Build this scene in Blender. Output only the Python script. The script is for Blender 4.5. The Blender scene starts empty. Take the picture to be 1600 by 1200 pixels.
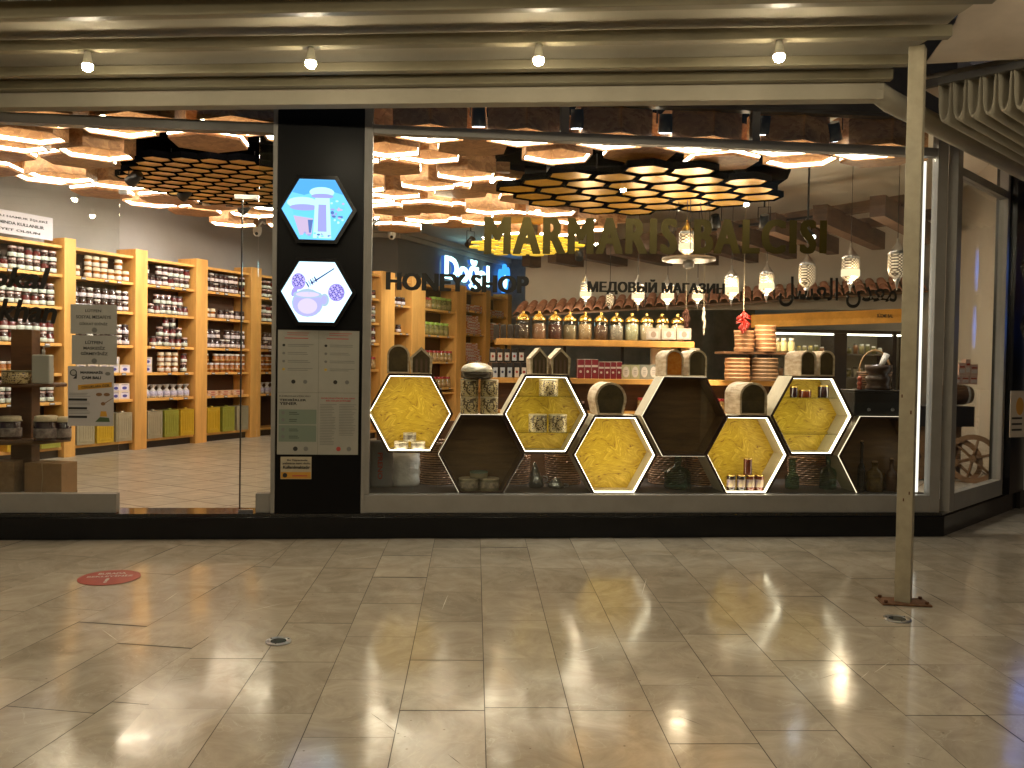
import bpy, bmesh, math, random
from mathutils import Vector, Matrix
from math import radians as R, sin, cos, pi
random.seed(7)
S = bpy.context.scene
COL = S.collection
# ---------------- camera ----------------
FPX, CAMZ, HEAD, PITCH, ROLL = 1400.0, 1.40, R(5.75), R(1.39), R(0.90)
fwd0 = Vector((sin(HEAD), cos(HEAD), 0)); r0 = Vector((cos(HEAD), -sin(HEAD), 0))
fwd = fwd0*cos(PITCH) - Vector((0, 0, 1))*sin(PITCH)
u0 = r0.cross(fwd)
cr = r0*cos(ROLL) + u0*sin(ROLL); cu = u0*cos(ROLL) - r0*sin(ROLL)
CAM = Vector((0, 0, CAMZ))
cd = bpy.data.cameras.new('camera'); cam = bpy.data.objects.new('camera', cd); COL.objects.link(cam)
M3 = Matrix((cr, cu, -fwd)).transposed()
cam.matrix_world = Matrix.Translation(CAM) @ M3.to_4x4()
cd.sensor_fit = 'HORIZONTAL'; cd.sensor_width = 36; cd.lens = 36*FPX/1600
cd.clip_start = 0.05; cd.clip_end = 400
S.camera = cam
# ---------------- world, exposure ----------------
w = bpy.data.worlds.new('World'); S.world = w; w.use_nodes = True
bg = w.node_tree.nodes['Background']
sky = w.node_tree.nodes.new('ShaderNodeTexSky'); sky.sky_type = 'NISHITA'; sky.sun_disc = False
sky.sun_elevation = R(-2.5); sky.sun_rotation = R(200)
w.node_tree.links.new(sky.outputs[0], bg.inputs[0]); bg.inputs[1].default_value = 0.15
S.view_settings.view_transform = 'Standard'; S.view_settings.look = 'None'
S.view_settings.exposure = 1.2; S.view_settings.gamma = 1.0
S.render.engine = 'CYCLES'
S.cycles.use_denoising = True
S.cycles.max_bounces = 7; S.cycles.diffuse_bounces = 4; S.cycles.glossy_bounces = 4
S.cycles.transmission_bounces = 4; S.cycles.transparent_max_bounces = 24
S.cycles.caustics_reflective = False; S.cycles.caustics_refractive = False
S.cycles.sample_clamp_indirect = 6.0

def ray(px, py):
    return (fwd*FPX + cr*(px-800) - cu*(py-600)).normalized()
def P(px, py, Y):
    d = ray(px, py); return CAM + d*(Y/d.y)
def PZ(px, py, z):
    d = ray(px, py); return CAM + d*((z-CAMZ)/d.z)
def proj(p):
    v = Vector(p)-CAM; k = v.dot(fwd)
    return 800+FPX*v.dot(cr)/k, 600-FPX*v.dot(cu)/k
D = PZ(800, 841, 0.0).y            # the shop front plane
SLOPE = math.tan(R(1.19))          # the pavement falls gently away from the shop
def gz(y): return (y-D)*SLOPE if y < D else 0.0
def PG(px, py):
    d = ray(px, py)
    # z = (y-D)*SLOPE
    t = (-D*SLOPE - CAMZ)/(d.z - d.y*SLOPE); return CAM + d*t

# ---------------- materials ----------------
MATS = {}
def mat(name, col, rough=.5, metal=0., var=0., vscale=8., bump=0., bscale=40., emit=None, estr=0., spec=.5, col2=None, stretch=None, alpha=None, coat=0.):
    if name in MATS: return MATS[name]
    m = bpy.data.materials.new(name); m.use_nodes = True; nt = m.node_tree; b = nt.nodes['Principled BSDF']
    b.inputs['Base Color'].default_value = (*col, 1); b.inputs['Roughness'].default_value = rough
    b.inputs['Metallic'].default_value = metal; b.inputs['Specular IOR Level'].default_value = spec
    b.inputs['Coat Weight'].default_value = coat
    if emit: b.inputs['Emission Color'].default_value = (*emit, 1); b.inputs['Emission Strength'].default_value = estr
    if var or bump or col2:
        tc = nt.nodes.new('ShaderNodeTexCoord'); mp = nt.nodes.new('ShaderNodeMapping')
        nt.links.new(tc.outputs['Object'], mp.inputs[0])
        if stretch: mp.inputs['Scale'].default_value = stretch
    if var or col2:
        n = nt.nodes.new('ShaderNodeTexNoise'); n.inputs['Scale'].default_value = vscale; n.inputs['Detail'].default_value = 6; n.inputs['Roughness'].default_value = .65
        nt.links.new(mp.outputs[0], n.inputs['Vector'])
        cr_ = nt.nodes.new('ShaderNodeValToRGB'); nt.links.new(n.outputs[0], cr_.inputs[0])
        c2 = col2 if col2 else tuple(c*(1+var) for c in col)
        c1 = col if col2 else tuple(c*(1-var) for c in col)
        cr_.color_ramp.elements[0].position = .32; cr_.color_ramp.elements[1].position = .68
        cr_.color_ramp.elements[0].color = (*c1, 1); cr_.color_ramp.elements[1].color = (*c2, 1)
        nt.links.new(cr_.outputs[0], b.inputs['Base Color'])
    if bump:
        n2 = nt.nodes.new('ShaderNodeTexNoise'); n2.inputs['Scale'].default_value = bscale; n2.inputs['Detail'].default_value = 4
        nt.links.new(mp.outputs[0], n2.inputs['Vector'])
        bp = nt.nodes.new('ShaderNodeBump'); bp.inputs['Strength'].default_value = bump; bp.inputs['Distance'].default_value = .01
        nt.links.new(n2.outputs[0], bp.inputs['Height']); nt.links.new(bp.outputs[0], b.inputs['Normal'])
    MATS[name] = m; return m
def glow(name, col, s):
    if name in MATS: return MATS[name]
    m = bpy.data.materials.new(name); m.use_nodes = True; nt = m.node_tree; nt.nodes.clear()
    e = nt.nodes.new('ShaderNodeEmission'); o = nt.nodes.new('ShaderNodeOutputMaterial')
    e.inputs[0].default_value = (*col, 1); e.inputs[1].default_value = s; nt.links.new(e.outputs[0], o.inputs[0])
    MATS[name] = m; return m
def glassmat(name, tint=(1, 1, 1), refl=1.0, rough=0.0):
    m = bpy.data.materials.new(name); m.use_nodes = True; nt = m.node_tree; nt.nodes.clear()
    o = nt.nodes.new('ShaderNodeOutputMaterial'); mx = nt.nodes.new('ShaderNodeMixShader')
    t = nt.nodes.new('ShaderNodeBsdfTransparent'); t.inputs[0].default_value = (*tint, 1)
    g = nt.nodes.new('ShaderNodeBsdfGlossy'); g.inputs['Roughness'].default_value = rough
    f = nt.nodes.new('ShaderNodeFresnel'); f.inputs[0].default_value = 1.5
    k = nt.nodes.new('ShaderNodeMath'); k.operation = 'MULTIPLY'; k.inputs[1].default_value = refl
    gg = nt.nodes.new('ShaderNodeNewGeometry'); ir = nt.nodes.new('ShaderNodeMapRange'); ir.inputs[3].default_value = 1.5; ir.inputs[4].default_value = 1/1.5
    nt.links.new(gg.outputs['Backfacing'], ir.inputs[0]); nt.links.new(ir.outputs[0], f.inputs[0])
    nt.links.new(f.outputs[0], k.inputs[0]); nt.links.new(k.outputs[0], mx.inputs[0])
    nt.links.new(t.outputs[0], mx.inputs[1]); nt.links.new(g.outputs[0], mx.inputs[2]); nt.links.new(mx.outputs[0], o.inputs[0])
    MATS[name] = m; return m
def nodes_mat(name):
    m = bpy.data.materials.new(name); m.use_nodes = True; MATS[name] = m
    return m, m.node_tree, m.node_tree.nodes['Principled BSDF']
def N(nt, t, **kw):
    n = nt.nodes.new(t)
    for k, v in kw.items():
        if k.startswith('i_'): n.inputs[k[2:].replace('_', ' ')].default_value = v
        else: setattr(n, k, v)
    return n

# ---------------- mesh builder ----------------
class MB:
    def __init__(s): s.v = []; s.f = []; s.m = []; s.sm = []; s.T = Matrix.Identity(4)
    def add(s, vs, fs, mi=0, smooth=False):
        o = len(s.v); s.v += [s.T @ Vector(v) for v in vs]
        for f in fs: s.f.append([o+i for i in f]); s.m.append(mi); s.sm.append(smooth)
        return s
    def box(s, x0, x1, y0, y1, z0, z1, mi=0):
        if x0 > x1: x0, x1 = x1, x0
        if y0 > y1: y0, y1 = y1, y0
        if z0 > z1: z0, z1 = z1, z0
        return s.add([(x0,y0,z0),(x1,y0,z0),(x1,y1,z0),(x0,y1,z0),(x0,y0,z1),(x1,y0,z1),(x1,y1,z1),(x0,y1,z1)],
                     [(0,3,2,1),(4,5,6,7),(0,1,5,4),(1,2,6,5),(2,3,7,6),(3,0,4,7)], mi)
    def cbox(s, x, y, z, w, d, h, mi=0): return s.box(x-w/2, x+w/2, y-d/2, y+d/2, z, z+h, mi)
    def bar(s, a, b, wd, ht, mi=0, up=Vector((0,0,1))):   # beam from a to b, a,b on the axis
        a = Vector(a); b = Vector(b); t = (b-a).normalized(); x = t.cross(up).normalized(); u = x.cross(t)
        vs = []
        for p in (a, b):
            for i, j in ((-1,-1),(1,-1),(1,1),(-1,1)): vs.append(p + x*(wd/2*i) + u*(ht/2*j))
        return s.add(vs, [(3,2,1,0),(4,5,6,7),(0,1,5,4),(1,2,6,5),(2,3,7,6),(3,0,4,7)], mi)
    def cyl(s, a, b, ra, rb=None, n=12, mi=0, caps=True, smooth=True):
        a = Vector(a); b = Vector(b); rb = ra if rb is None else rb
        t = (b-a).normalized(); x = t.orthogonal().normalized(); y = t.cross(x)
        vs = [a+(x*cos(2*pi*i/n)+y*sin(2*pi*i/n))*ra for i in range(n)]+[b+(x*cos(2*pi*i/n)+y*sin(2*pi*i/n))*rb for i in range(n)]
        s.add(vs, [(i, (i+1)%n, n+(i+1)%n, n+i) for i in range(n)], mi, smooth)
        if caps:
            o = len(s.v)-2*n
            s.f.append([o+i for i in range(n)][::-1]); s.m.append(mi); s.sm.append(False)
            s.f.append([o+n+i for i in range(n)]); s.m.append(mi); s.sm.append(False)
        return s
    def lathe(s, prof, n=16, c=(0,0,0), mi=0, sq=1.0, mis=None):
        c = Vector(c); vs = []
        for r, z in prof:
            for i in range(n): vs.append(c+Vector((r*cos(2*pi*i/n), sq*r*sin(2*pi*i/n), z)))
        o = len(s.v); s.v += [s.T @ v for v in vs]
        for k in range(len(prof)-1):
            m = mis[k] if mis else mi
            for i in range(n):
                s.f.append([o+k*n+i, o+k*n+(i+1)%n, o+(k+1)*n+(i+1)%n, o+(k+1)*n+i]); s.m.append(m); s.sm.append(True)
        s.f.append([o+i for i in range(n)][::-1]); s.m.append(mis[0] if mis else mi); s.sm.append(False)
        s.f.append([o+(len(prof)-1)*n+i for i in range(n)]); s.m.append(mis[-1] if mis else mi); s.sm.append(False)
        return s
    def tube(s, pts, r, n=8, mi=0, rs=None):
        pts = [Vector(p) for p in pts]; rings = []; x = None
        for i, p in enumerate(pts):
            t = (pts[min(i+1, len(pts)-1)]-pts[max(i-1, 0)]).normalized()
            x = t.orthogonal().normalized() if x is None else (x - t*x.dot(t)).normalized()
            y = t.cross(x); rr = rs[i] if rs else r
            rings.append([p+(x*cos(2*pi*k/n)+y*sin(2*pi*k/n))*rr for k in range(n)])
        vs = [v for rg in rings for v in rg]; m = len(rings)
        fs = [(i*n+k, i*n+(k+1)%n, (i+1)*n+(k+1)%n, (i+1)*n+k) for i in range(m-1) for k in range(n)]
        s.add(vs, fs, mi, True)
        o = len(s.v)-m*n
        s.f.append([o+k for k in range(n)][::-1]); s.m.append(mi); s.sm.append(False)
        s.f.append([o+(m-1)*n+k for k in range(n)]); s.m.append(mi); s.sm.append(False)
        return s
    def prism(s, poly, y0, y1, mi=0, mif=None):   # poly in x,z ; extruded along y (front face at y0)
        n = len(poly); vs = [(x, y0, z) for x, z in poly]+[(x, y1, z) for x, z in poly]
        s.add(vs, [tuple(range(n))], mi if mif is None else mif)
        s.add(vs, [tuple(range(n, 2*n))[::-1]]+[((i+1)%n, i, n+i, n+(i+1)%n) for i in range(n)], mi); return s
    def vprism(s, poly, z0, z1, mi=0):            # poly in x,y ; extruded along z
        n = len(poly); vs = [(x, y, z0) for x, y in poly]+[(x, y, z1) for x, y in poly]
        return s.add(vs, [tuple(range(n))[::-1], tuple(range(n, 2*n))]+[(i, (i+1)%n, n+(i+1)%n, n+i) for i in range(n)], mi)
    def ringprism(s, outer, inner, y0, y1, mo=0, mi_=0, mf=0):  # hollow prism along y
        n = len(outer)
        vs = [(x,y0,z) for x,z in outer]+[(x,y0,z) for x,z in inner]+[(x,y1,z) for x,z in outer]+[(x,y1,z) for x,z in inner]
        for i in range(n):
            j = (i+1)%n
            s.add([vs[i],vs[j],vs[n+j],vs[n+i]], [(0,1,2,3)], mf)
            s.add([vs[2*n+i],vs[2*n+j],vs[3*n+j],vs[3*n+i]], [(3,2,1,0)], mf)
            s.add([vs[i],vs[j],vs[2*n+j],vs[2*n+i]], [(3,2,1,0)], mo)
            s.add([vs[n+i],vs[n+j],vs[3*n+j],vs[3*n+i]], [(0,1,2,3)], mi_)
        return s
    def mesh(s, name, mats):
        me = bpy.data.meshes.new(name); me.from_pydata([tuple(v) for v in s.v], [], s.f)
        if not isinstance(mats, (list, tuple)): mats = [mats]
        for m in mats: me.materials.append(m)
        me.polygons.foreach_set('material_index', s.m); me.polygons.foreach_set('use_smooth', s.sm); me.update(); return me
    def build(s, name, mats, parent=None, world=True):
        if parent is not None and world:
            pl = Vector(parent['_w']) if '_w' in parent else parent.location
            s.v = [v-pl for v in s.v]
        me = s.mesh(name, mats); o = bpy.data.objects.new(name, me); COL.objects.link(o)
        if parent is not None: o.parent = parent
        return o
def bevel(o, wd=.004, seg=2):
    md = o.modifiers.new('bevel', 'BEVEL'); md.width = wd; md.segments = seg; md.limit_method = 'ANGLE'; return o
def tag(o, label, cat, group=None, kind=None):
    if label: o['label'] = label
    if cat: o['category'] = cat
    if group: o['group'] = group
    if kind: o['kind'] = kind
    return o
def thing(name, label, cat, loc=(0,0,0), rotz=0, group=None, scale=1):
    o = bpy.data.objects.new(name, None); COL.objects.link(o); o.empty_display_size = .05
    o.location = loc; o.rotation_euler = (0,0,rotz)
    if scale != 1: o.scale = (scale,)*3 if not isinstance(scale, tuple) else scale
    return tag(o, label, cat, group)
def struct(o): o['kind'] = 'structure'; return o
def single(o, label, cat, group=None):
    """recentre a one-mesh thing on its own base"""
    me = o.data; xs = [v.co for v in me.vertices]
    c = Vector(((min(v.x for v in xs)+max(v.x for v in xs))/2, (min(v.y for v in xs)+max(v.y for v in xs))/2, min(v.z for v in xs)))
    me.transform(Matrix.Translation(-c)); o.location = c; return tag(o, label, cat, group)
def dup(root, loc, rotz=None, label=None, group=None, scale=None):
    r = root.copy(); COL.objects.link(r); r.location = loc
    if rotz is not None: r.rotation_euler = (0,0,rotz)
    if label: r['label'] = label
    if group: r['group'] = group
    if scale: r.scale = (scale,)*3
    for ch in list(root.children):
        c = ch.copy(); COL.objects.link(c); c.parent = r
        for g in list(ch.children):
            d = g.copy(); COL.objects.link(d); d.parent = c
    return r
ORD = ['first','second','third','fourth','fifth','sixth','seventh','eighth','ninth','tenth','eleventh','twelfth','thirteenth','fourteenth','fifteenth','sixteenth','seventeenth','eighteenth']
_tc = {}
def textmesh(s, bold=0.0, shear=0., ext=0.002, space=1.0):
    """lettering as a mesh in the x,z plane, normalised to a unit box"""
    key = (s, bold, shear, ext, space)
    if key in _tc: return _tc[key]
    c = bpy.data.curves.new('t', 'FONT'); c.body = s; c.offset = bold; c.shear = shear; c.extrude = 0; c.space_character = space; c.resolution_u = 3
    o = bpy.data.objects.new('t', c); COL.objects.link(o); bpy.context.view_layer.update()
    me = bpy.data.meshes.new_from_object(o.evaluated_get(bpy.context.evaluated_depsgraph_get()))
    COL.objects.unlink(o); bpy.data.objects.remove(o)
    vs = [v.co.copy() for v in me.vertices]; fs = [list(p.vertices) for p in me.polygons]
    if not vs: vs = [Vector((0,0,0)), Vector((1,0,0)), Vector((1,1,0))]; fs = [[0,1,2]]
    x0 = min(v.x for v in vs); x1 = max(v.x for v in vs); y0 = min(v.y for v in vs); y1 = max(v.y for v in vs)
    vs = [((v.x-x0)/(x1-x0), (v.y-y0)/max(1e-6, y1-y0)) for v in vs]
    _tc[key] = (vs, fs); return _tc[key]
def text(mb, s, x0, x1, z0, z1, y, mi=0, bold=0., shear=0., th=.002, zr=None, space=1.0, fat=0):
    """flat lettering facing -y between x0..x1, z0..z1 (zr: z0,z1 at the right end)"""
    if fat:
        for q in range(15):
            dx, dz = fat*(q % 5-2)/2, fat*.35*(q//5-1)
            text(mb, s, x0+dx, x1+dx, z0+dz, z1+dz, y-.0003*q, mi, bold, shear, .001, (zr[0]+dz, zr[1]+dz) if zr else None, space)
        return mb
    vs, fs = textmesh(s, bold, shear, 0, space)
    def pos(u, v, yy):
        a, b = (z0, z1) if zr is None else (z0+(zr[0]-z0)*u, z1+(zr[1]-z1)*u)
        return (x0+(x1-x0)*u, yy, a+(b-a)*v)
    n = len(vs); front = [pos(u, v, y) for u, v in vs]
    mb.add(front, fs, mi)
    if th > .0015:
        mb.add([pos(u, v, y+th) for u, v in vs], [f[::-1] for f in fs], mi)
        ec = {}
        for f in fs:
            for i in range(len(f)):
                e = (f[i], f[(i+1) % len(f)]); ec[e] = 1
        for (a, b) in ec:
            if (b, a) not in ec:
                mb.add([pos(*vs[a], y), pos(*vs[b], y), pos(*vs[b], y+th), pos(*vs[a], y+th)], [(0,1,2,3)], mi)
    return mb
def mp(px, py, Y): return (P(px, py, Y)-CAM).dot(fwd)/FPX
UP = Vector((0,0,1))
# ---------------- common materials ----------------
BLACK = mat('black_gloss', (.004,.004,.005), .2, var=.3, vscale=3, spec=.3)
GREYM = mat('grey_aluminium', (.25,.235,.215), .42, .0, var=.08, vscale=5, bump=.05)
DARKM = mat('dark_trim', (.09,.08,.07), .4, var=.15)
GLASS = glassmat('clear_glass', (.95,.965,.95), 1.0)
SHGL = glassmat('shelf_glass', (.95,.985,.96), 1.3)
BOTG = glassmat('green_bottle_glass', (.42,.62,.50), 1.6, .03)
JARG = glassmat('jar_glass', (.93,.93,.90), 1.5, .02)
STEEL = mat('steel', (.55,.55,.56), .28, 1., var=.1)
BRASS = mat('brass', (.75,.50,.16), .22, 1.)
PINE = mat('pine', (.64,.34,.095), .42, var=.22, vscale=7, stretch=(1,1,.12), bump=.08, bscale=30)
PINEH = mat('pine_board', (.66,.35,.095), .42, var=.2, vscale=4, bump=.06, bscale=30)
DWOOD = mat('dark_wood', (.11,.050,.020), .5, var=.35, vscale=6, stretch=(.3,1,2), bump=.15)
MWOOD = mat('brown_wood', (.14,.082,.050), .55, var=.3, vscale=6, stretch=(.4,.4,2), bump=.15)
PAPER = mat('paper', (.62,.62,.58), .7, var=.03, vscale=3)
INK = mat('black_ink', (.015,.015,.015), .5)
INKG = mat('grey_ink', (.16,.16,.15), .6)
INKR = mat('red_ink', (.40,.05,.04), .5)
WHITE = mat('white_paint', (.78,.77,.74), .5)
CREAM = mat('cream_cloth', (.66,.55,.38), .8, var=.15, vscale=40, bump=.3)
LEDW = glow('led_strip', (1.,.88,.66), 16.5)
LEDH = glow('led_cell', (1.,.93,.78), 7.)

# ================= the pavement =================
m, nt, b = nodes_mat('marble_paving')
geo = N(nt, 'ShaderNodeNewGeometry'); at_ = N(nt, 'ShaderNodeAttribute', attribute_name='tile')
sx = N(nt, 'ShaderNodeSeparateColor'); nt.links.new(at_.outputs['Color'], sx.inputs[0])
off = N(nt, 'ShaderNodeVectorMath', operation='MULTIPLY_ADD'); off.inputs[1].default_value = (37, 91, 13)
nt.links.new(at_.outputs['Color'], off.inputs[0]); nt.links.new(geo.outputs['Position'], off.inputs[2])
n1 = N(nt, 'ShaderNodeTexNoise', i_Scale=3.2, i_Detail=9., i_Roughness=.68, i_Distortion=1.4); nt.links.new(off.outputs[0], n1.inputs['Vector'])
r1 = N(nt, 'ShaderNodeValToRGB'); nt.links.new(n1.outputs[0], r1.inputs[0])
e = r1.color_ramp.elements; e[0].position = .3; e[0].color = (.40,.34,.265,1); e[1].position = .72; e[1].color = (.64,.565,.46,1)
x = e.new(.52); x.color = (.53,.46,.365,1)
mix = N(nt, 'ShaderNodeMix', data_type='RGBA', blend_type='MULTIPLY'); mix.inputs[0].default_value = 1.
mr = N(nt, 'ShaderNodeMapRange'); mr.inputs[3].default_value = .88; mr.inputs[4].default_value = 1.08; nt.links.new(sx.outputs[0], mr.inputs[0])
nt.links.new(r1.outputs[0], mix.inputs[6]); nt.links.new(mr.outputs[0], mix.inputs[7])
# pale veins and small pits
v1 = N(nt, 'ShaderNodeTexNoise', i_Scale=1.5, i_Detail=5., i_Distortion=2.6); nt.links.new(off.outputs[0], v1.inputs['Vector'])
va = N(nt, 'ShaderNodeMath', operation='SUBTRACT'); va.inputs[1].default_value = .5; nt.links.new(v1.outputs[0], va.inputs[0])
vb = N(nt, 'ShaderNodeMath', operation='ABSOLUTE'); nt.links.new(va.outputs[0], vb.inputs[0])
vc = N(nt, 'ShaderNodeMapRange'); vc.inputs[1].default_value = 0.; vc.inputs[2].default_value = .006; vc.inputs[3].default_value = .55; vc.inputs[4].default_value = 0.; nt.links.new(vb.outputs[0], vc.inputs[0])
mix2 = N(nt, 'ShaderNodeMix', data_type='RGBA'); mix2.inputs[7].default_value = (.62,.56,.45,1)
nt.links.new(vc.outputs[0], mix2.inputs[0]); nt.links.new(mix.outputs[2], mix2.inputs[6])
p1 = N(nt, 'ShaderNodeTexVoronoi', i_Scale=9.); nt.links.new(off.outputs[0], p1.inputs['Vector'])
pm = N(nt, 'ShaderNodeMapRange'); pm.inputs[1].default_value = .03; pm.inputs[2].default_value = .055; pm.inputs[3].default_value = .65; pm.inputs[4].default_value = 0.; nt.links.new(p1.outputs['Distance'], pm.inputs[0])
mix3 = N(nt, 'ShaderNodeMix', data_type='RGBA'); mix3.inputs[7].default_value = (.10,.07,.05,1)
nt.links.new(pm.outputs[0], mix3.inputs[0]); nt.links.new(mix2.outputs[2], mix3.inputs[6]); nt.links.new(mix3.outputs[2], b.inputs['Base Color'])
rn = N(nt, 'ShaderNodeTexNoise', i_Scale=2.3, i_Detail=7., i_Roughness=.7); nt.links.new(geo.outputs['Position'], rn.inputs['Vector'])
rr = N(nt, 'ShaderNodeMapRange'); rr.inputs[1].default_value = .3; rr.inputs[2].default_value = .7; rr.inputs[3].default_value = .07; rr.inputs[4].default_value = .20; nt.links.new(rn.outputs[0], rr.inputs[0]); nt.links.new(rr.outputs[0], b.inputs['Roughness'])
bn = N(nt, 'ShaderNodeTexNoise', i_Scale=14., i_Detail=5.); nt.links.new(geo.outputs['Position'], bn.inputs['Vector'])
bp = N(nt, 'ShaderNodeBump'); bp.inputs['Strength'].default_value = .10; bp.inputs['Distance'].default_value = .004
nt.links.new(bn.outputs[0], bp.inputs['Height']); nt.links.new(bp.outputs[0], b.inputs['Normal'])
b.inputs['Specular IOR Level'].default_value = .7
PAVE = m
GROUT = mat('grout', (.07,.055,.04), .8)

def clip(poly, a, nrm):
    out = []
    for i in range(len(poly)):
        p, q = Vector(poly[i]), Vector(poly[(i+1) % len(poly)]); dp = (p-a).dot(nrm); dq = (q-a).dot(nrm)
        if dp >= 0: out.append(p)
        if (dp >= 0) != (dq >= 0): out.append(p+(q-p)*(dp/(dp-dq)))
    return out
TD = Vector((sin(R(3.35)), cos(R(3.35)))); TX = Vector((TD.y, -TD.x))
B0 = PG(440, 867).xy; B1 = PG(150, 1194).xy; bd = (B1-B0).normalized(); bn_ = Vector((-bd.y, bd.x))
if bn_.dot(Vector((1, 0))) < 0: bn_ = -bn_
tile_v, tile_f, tile_c = [], [], []
def lay(tx, td, w_, l_, o, side, seed, clipy=True):
    rnd = random.Random(seed)
    for i in range(-48, 60):
        s0 = rnd.uniform(0, l_); j = -14
        while j < 36:
            L = l_
            g = .0018
            c0 = o + tx*(i*w_) + td*(j*l_+s0)
            poly = [c0+tx*g+td*g, c0+tx*(w_-g)+td*g, c0+tx*(w_-g)+td*(L-g), c0+tx*g+td*(L-g)]
            poly = clip(poly, B0, bn_ if side > 0 else -bn_) if side else poly
            if len(poly) > 2: poly = clip(poly, Vector((0, D+5.5)), Vector((0, -1)))
            if len(poly) > 2: poly = clip(poly, Vector((-11, 0)), Vector((1, 0)))
            if len(poly) > 2: poly = clip(poly, Vector((13, 0)), Vector((-1, 0)))
            j += 1
            if len(poly) < 3: continue
            tx_, ty_ = rnd.gauss(0, .0018), rnd.gauss(0, .0018); k = len(tile_v); cc = poly[0]
            if (cc.y > D+.3 and cc.x < 4.2) : continue
            for q in poly: tile_v.append((q.x, q.y, gz(q.y)+tx_*(q.x-cc.x)+ty_*(q.y-cc.y)))
            tile_f.append(tuple(range(k, k+len(poly)))); tile_c.append((rnd.random(), rnd.random(), rnd.random(), 1))
ORIG = PG(758, 1136).xy
lay(TX, TD, .357, .60, ORIG, 1, 3)
a2 = R(3.35+10.7); TD2 = Vector((sin(a2), cos(a2))); TX2 = Vector((TD2.y, -TD2.x))
lay(TX2, TD2, .40, .80, PG(92, 1152).xy, -1, 5)
me = bpy.data.meshes.new('pavement'); me.from_pydata(tile_v, [], tile_f); me.materials.append(PAVE)
ca = me.attributes.new('tile', 'FLOAT_COLOR', 'FACE'); ca.data.foreach_set('color', [c for t in tile_c for c in t])
o = bpy.data.objects.new('pavement', me); COL.objects.link(o); struct(o)
mb = MB(); mb.add([(-60,-50,gz(-50)-.005),(60,-50,gz(-50)-.005),(60,D,-.005),(-60,D,-.005),(60,80,-.005),(-60,80,-.005)], [(0,1,2,3),(3,2,4,5)])
struct(mb.build('ground', GROUT))

# ================= shop building shell =================
FZ = .19     # inside floor level
WALLG = mat('grey_wall_plaster', (.27,.255,.25), .8, var=.05, vscale=2, bump=.04)
WALLW = mat('white_plaster', (.62,.57,.50), .8, var=.05, vscale=2)
CEILM = mat('ceiling_plaster', (.66,.62,.55), .8, var=.04, vscale=2)
STONE = mat('dark_stone_wall', (.20,.18,.145), .8, col2=(.36,.31,.25), vscale=2.5, bump=.3, bscale=9)
# inside floor: small pale tiles laid askew
m, nt, b = nodes_mat('shop_floor_tiles')
tc = N(nt, 'ShaderNodeTexCoord'); mpn = N(nt, 'ShaderNodeMapping'); mpn.inputs['Rotation'].default_value = (0,0,R(38)); nt.links.new(tc.outputs['Object'], mpn.inputs[0])
br = N(nt, 'ShaderNodeTexBrick', offset=0.0); br.inputs['Scale'].default_value = 1.0; br.inputs['Brick Width'].default_value = .45; br.inputs['Row Height'].default_value = .45; br.inputs['Mortar Size'].default_value = .010; br.inputs['Mortar Smooth'].default_value = .1
br.inputs['Color1'].default_value = (.54,.49,.41,1); br.inputs['Color2'].default_value = (.44,.40,.33,1); br.inputs['Mortar'].default_value = (.16,.11,.07,1)
nt.links.new(mpn.outputs[0], br.inputs['Vector'])
wn = N(nt, 'ShaderNodeTexNoise', i_Scale=26., i_Detail=4.); mp2 = N(nt, 'ShaderNodeMapping'); mp2.inputs['Rotation'].default_value = (0,0,R(38)); mp2.inputs['Scale'].default_value = (.25,1.4,1); nt.links.new(tc.outputs['Object'], mp2.inputs[0]); nt.links.new(mp2.outputs[0], wn.inputs['Vector'])
rmp = N(nt, 'ShaderNodeMapRange'); rmp.inputs[1].default_value = .35; rmp.inputs[2].default_value = .65; rmp.inputs[3].default_value = .62; rmp.inputs[4].default_value = 1.25; nt.links.new(wn.outputs[0], rmp.inputs[0])
mx = N(nt, 'ShaderNodeMix', data_type='RGBA', blend_type='MULTIPLY'); mx.inputs[0].default_value = 1; nt.links.new(br.outputs[0], mx.inputs[6]); nt.links.new(rmp.outputs[0], mx.inputs[7]); nt.links.new(mx.outputs[2], b.inputs['Base Color'])
b.inputs['Roughness'].default_value = .32
mb = MB(); C0 = Vector((4.30, D, 0)); SD = Vector((sin(R(49)), cos(R(49)), 0)); SE = C0+SD*1.62
poly = [(-9,D+.06),(4.3,D+.06),(SE.x,SE.y+.05),(SE.x+.3,SE.y+.3),(8.4,13.5),(8.4,23),(-9,23)]
mb.vprism(poly, 0.0, FZ); struct(mb.build('shop_floor', m))
CZ = 3.85
mb = MB(); mb.vprism(poly, CZ, CZ+.25); struct(mb.build('shop_ceiling', CEILM))
# left unit line
U0 = PZ(106, 714, FZ); U1 = PZ(395, 683, FZ); UD = (U1-U0); UD.z = 0; ULEN = UD.length; UD.normalize(); UNn = Vector((UD.y, -UD.x, 0))
V0 = PZ(577, 560, 1.4) if False else None
J0 = PZ(577, 358, CZ); J1 = PZ(622, 356, CZ); J2 = PZ(793, 405, CZ)
wl = MB()
a = U0 - UD*5 - UNn*.45; bq = U0 + UD*(ULEN+1.6) - UNn*.45
def wallseg(mb_, p, q, z0=FZ, z1=CZ, th=.12):
    p = Vector((p.x, p.y, 0)); q = Vector((q.x, q.y, 0)); t = (q-p).normalized(); nn = Vector((t.y, -t.x, 0))
    mb_.vprism([tuple((p).xy), tuple((q).xy), tuple((q-nn*th).xy), tuple((p-nn*th).xy)], z0, z1)
wallseg(wl, a, bq)
J0 = Vector((bq.x-.1, J1.y+.02, 0)); wallseg(wl, J0, J1)
wallseg(wl, J1, J2); struct(wl.build('left_wall', WALLG))
cor = MB()
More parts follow.
